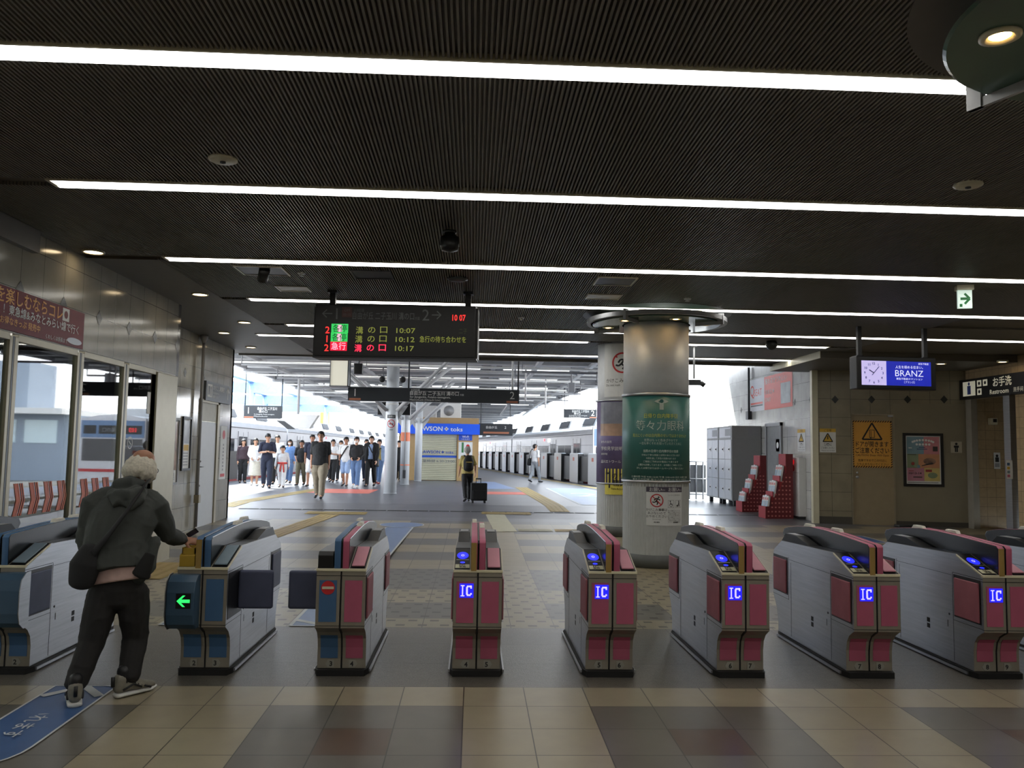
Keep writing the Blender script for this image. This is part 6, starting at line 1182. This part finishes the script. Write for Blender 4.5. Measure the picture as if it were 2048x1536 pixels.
def sling(o, J, front=True, s=1, mt=None, sz=(.12, .06, .15)):
    h = J['h']; y = -.155 if front else .15; a = J['sho'+('L' if s > 0 else 'R')]+V((-s*.06, 0, .05)); b = V((-s*.20*h, -.02, .93*h)); mid = lerp(a, b, .5); mid.y = y*h
    m = MB(); m.tube([a+V((0, .06, -.03)), a, lerp(a, mid, .5)+V((0, -.05 if front else .05, .02)), mid, lerp(mid, b, .6)+V((0, -.03 if front else .03, 0)), b], .02, mt, 8, True, (1, 0, 0), .35); m.build('strap', o)
    m = MB(); c = b+V((-s*.03, 0, -.13)); m.box((c.x-sz[0]/2-.02, c.y-sz[1]*1.6, c.z-sz[2]), (c.x+sz[0]/2-.02, c.y+sz[1]*1.6, c.z+sz[2]), mt); m.build('bag_body', o, bevel=.04, seg=3)
def backpack(o, J, mt, band=None, s_=1):
    h = J['h']; m = MB(); c = J['chest']; m.limb([c+V((0, .21*h, -.24*h)), c+V((0, .22*h, 0)), c+V((0, .19*h, .12*h))], [.16*h, .16*h, .11*h], mt, 16, (1, 0, 0), .62); remesh(m, 'pack_body', o, mt, .014, 2)
    m = MB(); m.limb([c+V((0, .31*h, -.22*h)), c+V((0, .32*h, -.05*h))], [.11*h, .11*h], mt, 14, (1, 0, 0), .3); m.build('pocket', o)
    for s in (-1, 1): m = MB(); m.tube([c+V((s*.09*h, .13*h, .13*h)), c+V((s*.10*h, .02, .17*h)), c+V((s*.115*h, -.135*h, .05*h)), c+V((s*.13*h, -.12*h, -.1*h)), c+V((s*.15*h, .08*h, -.24*h))], .026, mt if band is None else band, 8, True, (1, 0, 0), .35); m.build('shoulder_strap', o)

# the crowd coming off the left train
sw = dict(stride=.42, lead=1); sw2 = dict(stride=.42, lead=-1); st0 = dict(stride=.12, lead=1)
BASE = dict(skin=SKIN, hair=HBLK, shoes=SHB)
def S_(**k): d = dict(BASE); d.update(k); return d
t9, _ = person('large man in black t-shirt and baggy khaki trousers walking ahead of the crowd', 638, 997, 1.76, 0, S_(top=black, bottom=khaki, fat=1.22, bag=1.18, hem=.08, shoes=SHB, skin=SKIN2, glasses=True), dict(stride=.34, lead=1, arms='down'))
person('man in navy polo shirt looking down at a phone, beside the woman in white', 532, 976, 1.76, .25, S_(top=navy, bottom=dkbl, hairstyle='short', hfwd=(0, -1, -.5), hup=(0, -.35, 1)), dict(stride=.4, lead=1, arms='phone', lean=.03), CR)
person('woman in white blouse and cream wrapped skirt standing in bright sun near the tiled wall', 508, 971, 1.62, .3, S_(top=white, bottom=cream_c, legs='skirt', hairstyle='bun', hem=.05, loose=1.1, shoes=SHW, sleeve='long'), dict(stride=.2, lead=1, female=True, arms='bag'), CR)
person('dark dressed woman standing in the train doorway at the far left', 484, 966, 1.60, .4, S_(top=C('plum', (66, 50, 56)), bottom=black, hairstyle='bob', sleeve='long'), dict(stride=.1, lead=1, female=True, arms='down'), CR)
person('man in white shirt and black trousers half hidden behind the navy polo man', 552, 968, 1.76, .15, S_(top=white, bottom=black, sleeve='long'), sw2, CR)
tb, _ = person('boy in white martial arts suit with red belt', 563, 975, 1.36, .1, S_(top=white, bottom=white, hem=.16, loose=1.12, bag=1.2, hscale=1.08, sleeve='long'), dict(stride=.25, lead=1, arms='swing'), CR)
m = MB(); m.tube([(.0+.150*math.cos(a), -.02+.115*math.sin(a), .80) for a in [2*PI*i/24 for i in range(25)]], .03, red_c, 8, True, (0, 0, 1), .4); m.tube([(.03, -.14, .8), (.06, -.16, .62), (.07, -.15, .5)], .022, red_c, 8, True, (1, 0, 0), .3); m.tube([(-.02, -.14, .8), (-.05, -.16, .6), (-.05, -.15, .52)], .022, red_c, 8, True, (1, 0, 0), .3); m.build('belt', tb)
person('woman in sky blue top with long hair and white mask behind the boy', 577, 966, 1.62, 0, S_(top=sky_c, bottom=jean, hairstyle='long', mask=True, sleeve='long'), dict(stride=.2, lead=1, female=True, arms='down'), CR)
person('youth in black t-shirt and olive trousers with hand at his hip', 601, 971, 1.58, -.1, S_(top=black, bottom=olive, hem=.05, skin=SKIN2), dict(stride=.32, lead=-1, arms=('down', 'bag')), CR)
person('man in navy t-shirt and white shorts behind the large man', 622, 973, 1.78, 0, S_(top=navy, bottom=white, legs='short', hem=.05, skin=SKIN2), dict(stride=.36, lead=-1, arms='down'), CR)
t10, _ = person('man in white shirt and black trousers right of the large man', 664, 965, 1.66, -.1, S_(top=white, bottom=black), dict(stride=.3, lead=1, arms=('phone', 'down')), CR)
person('dark suited passenger mostly hidden behind the white t-shirt man', 680, 962, 1.64, 0, S_(top=black, bottom=black, sleeve='long'), sw2, CR)
t12, p12 = person('man in white t-shirt and light shorts with a black sling', 690, 973, 1.72, -.1, S_(top=white, bottom=ltblu, legs='short', hem=.08, skin=SKIN2), dict(stride=.25, lead=1, arms='down'), CR)
carry('black sling bag worn across the white t-shirt', t12, 'sling_bag', 'bag', lambda o: sling(o, stdpose(1.72), True, 1, black, (.08, .03, .10)))
person('woman in black sweater and jeans with white mask and white sneakers', 711, 975, 1.72, -.1, S_(top=black, bottom=jean, hairstyle='bun', mask=True, shoes=SHW, hem=.0, sleeve='long', loose=1.1), dict(stride=.22, lead=1, female=True, arms=('bag', 'bag')), CR)
person('dark haired man half hidden between the masked woman and the suited man', 731, 964, 1.70, 0, S_(top=black, bottom=dkbl, sleeve='long'), sw, CR)
t15, p15 = person('man in open black jacket and pale shirt with a bag strap', 741, 973, 1.78, -.15, S_(top=ltblu, bottom=black, sleeve='none'), dict(stride=.4, lead=-1, arms='swing'), CR)
J15 = stdpose(1.78, .4, -1); m = MB(); h15 = J15['h']
for s in 'LR':
    sg = 1 if s == 'L' else -1; a, b, c = J15['sho'+s], J15['elb'+s], J15['wri'+s]; m.limb([lerp(a, J15['neck'], .4), a, b, lerp(b, c, .92)], [.085*h15, .078*h15, .063*h15, .050*h15], black, 12)
    m.limb([J15['neck']+V((sg*.07, .02, -.02)), V((sg*.12, -.02, 1.25*h15)), V((sg*.13, -.0, .9*h15))], [.07*h15, .095*h15, .10*h15], black, 12, (1, 0, 0), 1.2)
m.limb([V((0, .06, 1.36*h15)), V((0, .08, .92*h15))], [.15*h15, .17*h15], black, 14, (1, 0, 0), .5); remesh(m, 'jacket', t15, black, .012)
carry('black shoulder bag strapped across the man in the open black jacket', t15, 'shoulder_bag', 'bag', lambda o: sling(o, stdpose(1.78), True, -1, SHB))
t16, p16 = person('man in khaki shirt under an open pale blue shirt, in jeans', 757, 968, 1.68, -.2, S_(top=must, sleeve='none', bottom=jean, shoes=mat('shoe_red', (150, 60, 60), .5)), dict(stride=.42, lead=1, arms='swing'), CR)
J16 = stdpose(1.68, .42, 1); m = MB(); h16 = J16['h']
for s in 'LR':
    sg = 1 if s == 'L' else -1; a, b, c = J16['sho'+s], J16['elb'+s], J16['wri'+s]; m.limb([lerp(a, J16['neck'], .4), a, b, lerp(b, c, .6)], [.085*h16, .078*h16, .063*h16, .056*h16], ltblu, 12); m.limb([V((sg*.13, -.02, 1.3*h16)), V((sg*.145, 0, .9*h16))], [.07*h16, .075*h16], ltblu, 12, (1, 0, 0), 1.4)
m.limb([V((0, .06, 1.36*h16)), V((0, .08, .92*h16))], [.15*h16, .17*h16], ltblu, 14, (1, 0, 0), .5); remesh(m, 'overshirt', t16, ltblu, .012)
carry('black bag strapped across the man in the pale blue overshirt', t16, 'shoulder_bag', 'bag', lambda o: sling(o, stdpose(1.68), True, 1, SHB))
person('passenger in dark clothes seen between the white columns', 796, 963, 1.68, 0, S_(top=black, bottom=black, sleeve='long'), st0, CR)
person('short dark haired passenger far back between the large man and the white t-shirt man', 655, 960, 1.58, 0, S_(top=C('charcoal', (60, 60, 66)), bottom=black, sleeve='long'), st0, CR)
# phone in the navy polo man's hands
o = thing('smartphone', 'dark smartphone held by the man in the navy polo shirt', 'phone', fl(532, 976), .25); m = MB(); m.M = Matrix.Translation((0, -.345, 1.185)) @ Matrix.Rotation(-.5, 4, 'X'); m.box((-.04, -.005, -.07), (.04, .005, .07), BLK); m.build('phone_body', o)

# woman with backpack and suitcase, seen from behind
tl, pl = person('elderly woman with grey hair and yellow top walking away, pulling a suitcase', 934, 1004, 1.40, PI+.15, S_(top=must, bottom=black, hair=HGRY, hairstyle='short', hem=.05, loose=1.1, hscale=1.05, bag=1.15), dict(stride=.38, lead=-1, female=True, arms=('swing', 'back'), lean=.06))
carry('black backpack with yellow label on the elderly woman in yellow', tl, 'backpack', 'backpack', lambda o: (backpack(o, stdpose(1.40, lean=.06), black), (lambda m: (m.box((-.08, .243, 1.0), (.08, .25, 1.03), must), m.build('pack_label', o)))(MB())))
sp = fl(957, 1006); o = thing('suitcase', 'black wheeled suitcase pulled behind the elderly woman in yellow', 'suitcase', sp+V((0, .03, 0)), .1); m = MB(); m.box((-.2, -.13, .06), (.2, .13, .50), black); m.box((-.17, -.15, .10), (.17, -.12, .32), black); m.build('case_body', o, bevel=.04, seg=3)
m = MB()
for x in (-.06, .06): m.tube([(x, .1, .48), (x, .1, .60)], .01, DKG, 8)
m.tube([(-.07, .1, .60), (.07, .1, .60)], .016, BLK, 8); m.build('handle', o)
for x in (-.15, .15):
    for y in (-.08, .09): m = MB(); m.tube([(x-.015, y, .03), (x+.015, y, .03)], .03, RUBBER, 12); m.tube([(x, y, .03), (x, y, .08)], .012, DKG, 6); m.build('wheel', o)
# man walking away on the right
tw, pw = person('man in white short sleeved shirt and grey trousers walking along the right train', 1069, 965, 1.64, PI-.75, S_(top=white, bottom=grey, hem=.0), dict(stride=.5, lead=-1, arms=('swing', 'down')))
o = thing('shoulder_bag', 'black shoulder bag hanging at the side of the white shirted man', 'bag', pw, PI-.75); m = MB(); m.limb([(.24, .05, .98), (.26, .03, .78)], [.12, .15], black, 14, (0, 1, 0), .5); m.build('bag_body', o); m = MB(); m.tube([(.22, .12, 1.0), (.19, .08, 1.3), (.14, .02, 1.42), (.17, -.08, 1.3), (.24, -.04, 1.0)], .015, black, 6); m.build('strap', o)

# ------------------------------------------------------------------ the old man at the gate
R0 = V((-2.27, 5.55, zf(5.5))); tm = thing('person', 'old man with white hair and dark green jacket, reaching to the blue gate reader', 'person', R0)
def q(px, py, Y): return atY(px, py, Y)-R0
J = dict(h=1.0)
J['pelvis'] = q(237, 1175, 5.62); J['waist'] = q(232, 1105, 5.66); J['chest'] = q(244, 1035, 5.74); J['neck'] = q(262, 975, 5.86); J['head'] = q(284, 935, 5.95)
J['hipL'] = q(208, 1185, 5.60); J['kneL'] = q(183, 1285, 5.56); J['hipR'] = q(266, 1185, 5.64); J['kneR'] = q(271, 1275, 5.70)
FT = {'L': (fl(149, 1416)-R0, fl(146, 1380)-R0), 'R': (fl(234, 1396)-R0, fl(286, 1383)-R0)}     # heel and toe on the floor
for sN, (ha, ta) in FT.items():
    J['heel'+sN] = ha+V((0, 0, .035)); J['toe'+sN] = lerp(ha, ta, .85)+V((0, 0, .035)); J['ank'+sN] = lerp(ha, ta, .22 if sN == 'L' else .42)+V((0, 0, .115))
J['shoL'] = q(188, 1010, 5.74); J['elbL'] = q(172, 1080, 5.74); J['wriL'] = q(176, 1098, 5.98); J['shoR'] = q(313, 1018, 5.80); J['elbR'] = q(336, 1070, 5.90); J['wriR'] = q(366, 1080, 6.10)
JK = mat('jacket_dark_green', (58, 62, 59), .85, noise=.12, nscale=10, bump=.3); TR = mat('trousers_charcoal', (32, 31, 31), .85, noise=.12, nscale=10, bump=.25)
hp = figure(tm, J, dict(skin=SKIN2, hair=HWHT, hairstyle='fringe', vox=.007, fwd=(0, 1, 0), side=(1, 0, 0), hup=(.16, .32, .93), hfwd=(.42, .9, -.25), hscale=1.04, glasses=True, shoes=None, face=True,
    bottom=TR, bag=1.08, fat=.98, hdR=(.96, .22, -.12), hnR=(-.1, -.55, .85), thR=1, hnL=(-1, 0, .3), curl=.45))
m = MB()    # pink shirt: only its hem shows under the jacket
m.tube([q(240, 1164, 5.62), q(238, 1120, 5.64), q(238, 1080, 5.68)], [.192, .185, .17], pinkc, 24, True, (1, 0, 0), .74); remesh(m, 'shirt_hem', tm, pinkc, .008, 3)
m = MB()    # jacket with hood, flared on the right
m.tube([q(228, 1146, 5.60), q(228, 1125, 5.62), q(232, 1085, 5.66), q(246, 1040, 5.72), q(254, 1008, 5.77), q(262, 982, 5.83)], [.205, .208, .205, .222, .20, .10], JK, 26, True, (1, 0, 0), [.80, .80, .78, .72, .66, .7])
for s, w in (('L', 1), ('R', 1)):
    a, b, c = J['sho'+s], J['elb'+s], J['wri'+s]; m.limb([lerp(a, J['neck'], .35), a, lerp(a, b, .5), b, lerp(b, c, .5), lerp(b, c, .86)], [.088, .088, .078, .066, .058, .046], JK, 16)
m.limb([q(312, 1078, 5.68), q(295, 1130, 5.62), q(276, 1156, 5.58)], [.035, .06, .05], JK, 12, (1, 0, 0), .8)
m.limb([q(226, 990, 5.72), q(250, 996, 5.70), q(275, 985, 5.76)], [.045, .062, .05], JK, 14); m.limb([q(238, 972, 5.80), q(262, 966, 5.80), q(284, 972, 5.86)], [.05, .055, .04], JK, 14)
m.limb([q(165, 1068, 5.70), q(178, 1100, 5.68), q(196, 1120, 5.66)], [.05, .06, .05], JK, 12)
remesh(m, 'jacket', tm, JK, .0075, 3, .45, wr=.013, ws=7.5)
m = MB(); m.limb([q(222, 984, 5.66), q(238, 1006, 5.60), q(258, 1012, 5.60), q(276, 998, 5.64), q(288, 980, 5.74)], [.035, .05, .055, .048, .03], JK, 14, (1, 0, 0), .7); m.limb([q(236, 990, 5.64), q(260, 992, 5.62), q(280, 984, 5.70)], [.04, .05, .04], JK, 12); remesh(m, 'hood', tm, JK, .0075, 3, .4, wr=.012, ws=12)
m = MB(); m.limb([q(300, 1110, 5.52), q(282, 1150, 5.50)], [.035, .06], mat('jacket_pocket', (24, 24, 24), .9), 12, (1, 0, 0), .4); m.build('jacket_pocket', tm)
m = MB(); m.limb([hp(.02, .0, .085), hp(-.02, -.03, .085)], [.01, .01], SKIN2, 8) if False else None
for sN, (ha, ta) in FT.items():
    d = (ta-ha).normalized(); u = V((0, 0, 1)); s_ = d.cross(u); L_ = .285; P = lambda f, z, x=0: ha-d*.02+d*(L_*f)+u*z+s_*x
    m = MB(); m.limb([P(.10, .062), P(.30, .070), P(.52, .058), P(.72, .044), P(.90, .036)], [.038, .043, .044, .046, .036], SHG, 14, s_, [1.0, .95, .80, .62, .55]); m.limb([P(.12, .07), P(.14, .112)], [.040, .043], SHG, 12); m.limb([P(.3, .08), P(.26, .115)], [.040, .040], SHG, 12)
    sh = remesh(m, 'shoe', tm, SHG, .005, 2)
    m = MB(); m.limb([P(.06, .016), P(.3, .015), P(.55, .014), P(.8, .014), P(.95, .022)], [.042, .044, .045, .050, .036], SHW, 16, s_, [.40, .36, .33, .30, .34]); m.build('shoe_sole', sh)
    m = MB()
    for f, z in ((.40, .098), (.48, .086), (.56, .075), (.64, .064)): m.tube([P(f, z-.022, -.042), P(f+.01, z+.002, -.02), P(f+.01, z+.006), P(f+.01, z+.002, .02), P(f, z-.022, .042)], .005, SHB, 6)
    m.build('laces', sh); m = MB(); m.tube([P(-.045, .075), P(-.05, .135)], .012, SHB, 8); m.build('heel_tab', sh)
    m = MB()
    for x in (-1, 1): m.tube([P(.12, .05, x*.041), P(.35, .075, x*.046), P(.55, .045, x*.047)], .007, SHB, 6); m.tube([P(.62, .05, x*.045), P(.78, .03, x*.046)], .007, SHB, 6)
    m.build('side_stripe', sh); m = MB(); m.limb([P(.2, .10), P(.2, .16)], [.040, .042], SHB, 12); m.build('sock', tm)
ob = thing('shoulder_bag', 'black shoulder bag hanging at the left hip of the old man, strap across his back', 'bag', R0)
m = MB(); m.limb([q(182, 1100, 5.50), q(170, 1130, 5.48), q(163, 1165, 5.47)], [.07, .098, .082], black, 18, (1, 0, .25), .62); remesh(m, 'bag_body', ob, black, .009, 3)
m = MB(); m.tube([q(296, 962, 5.84), q(286, 975, 5.70), q(262, 1010, 5.55), q(225, 1060, 5.475), q(192, 1100, 5.46), q(183, 1110, 5.46)], .028, black, 8, True, (1, 0, 1), .3); m.build('strap', ob)
op = thing('phone_wallet', 'dark phone wallet held by the old man over the yellow ticket tray', 'phone', R0); c = q(386, 1069, 6.17); m = MB(); m.M = Matrix.Translation(c) @ Matrix.Rotation(math.radians(-32), 4, 'Y') @ Matrix.Rotation(.5, 4, 'X'); m.box((-.035, -.006, -.004), (.045, .005, .032), BLK); m.box((-.028, -.008, .002), (.038, -.006, .027), DKG); m.build('wallet_cover', op, bevel=.004)
m = MB(); m.tube([q(378, 1087, 6.12), q(381, 1100, 6.09), q(386, 1110, 6.07)], .005, BLK, 6); m.build('strap_cord', op)
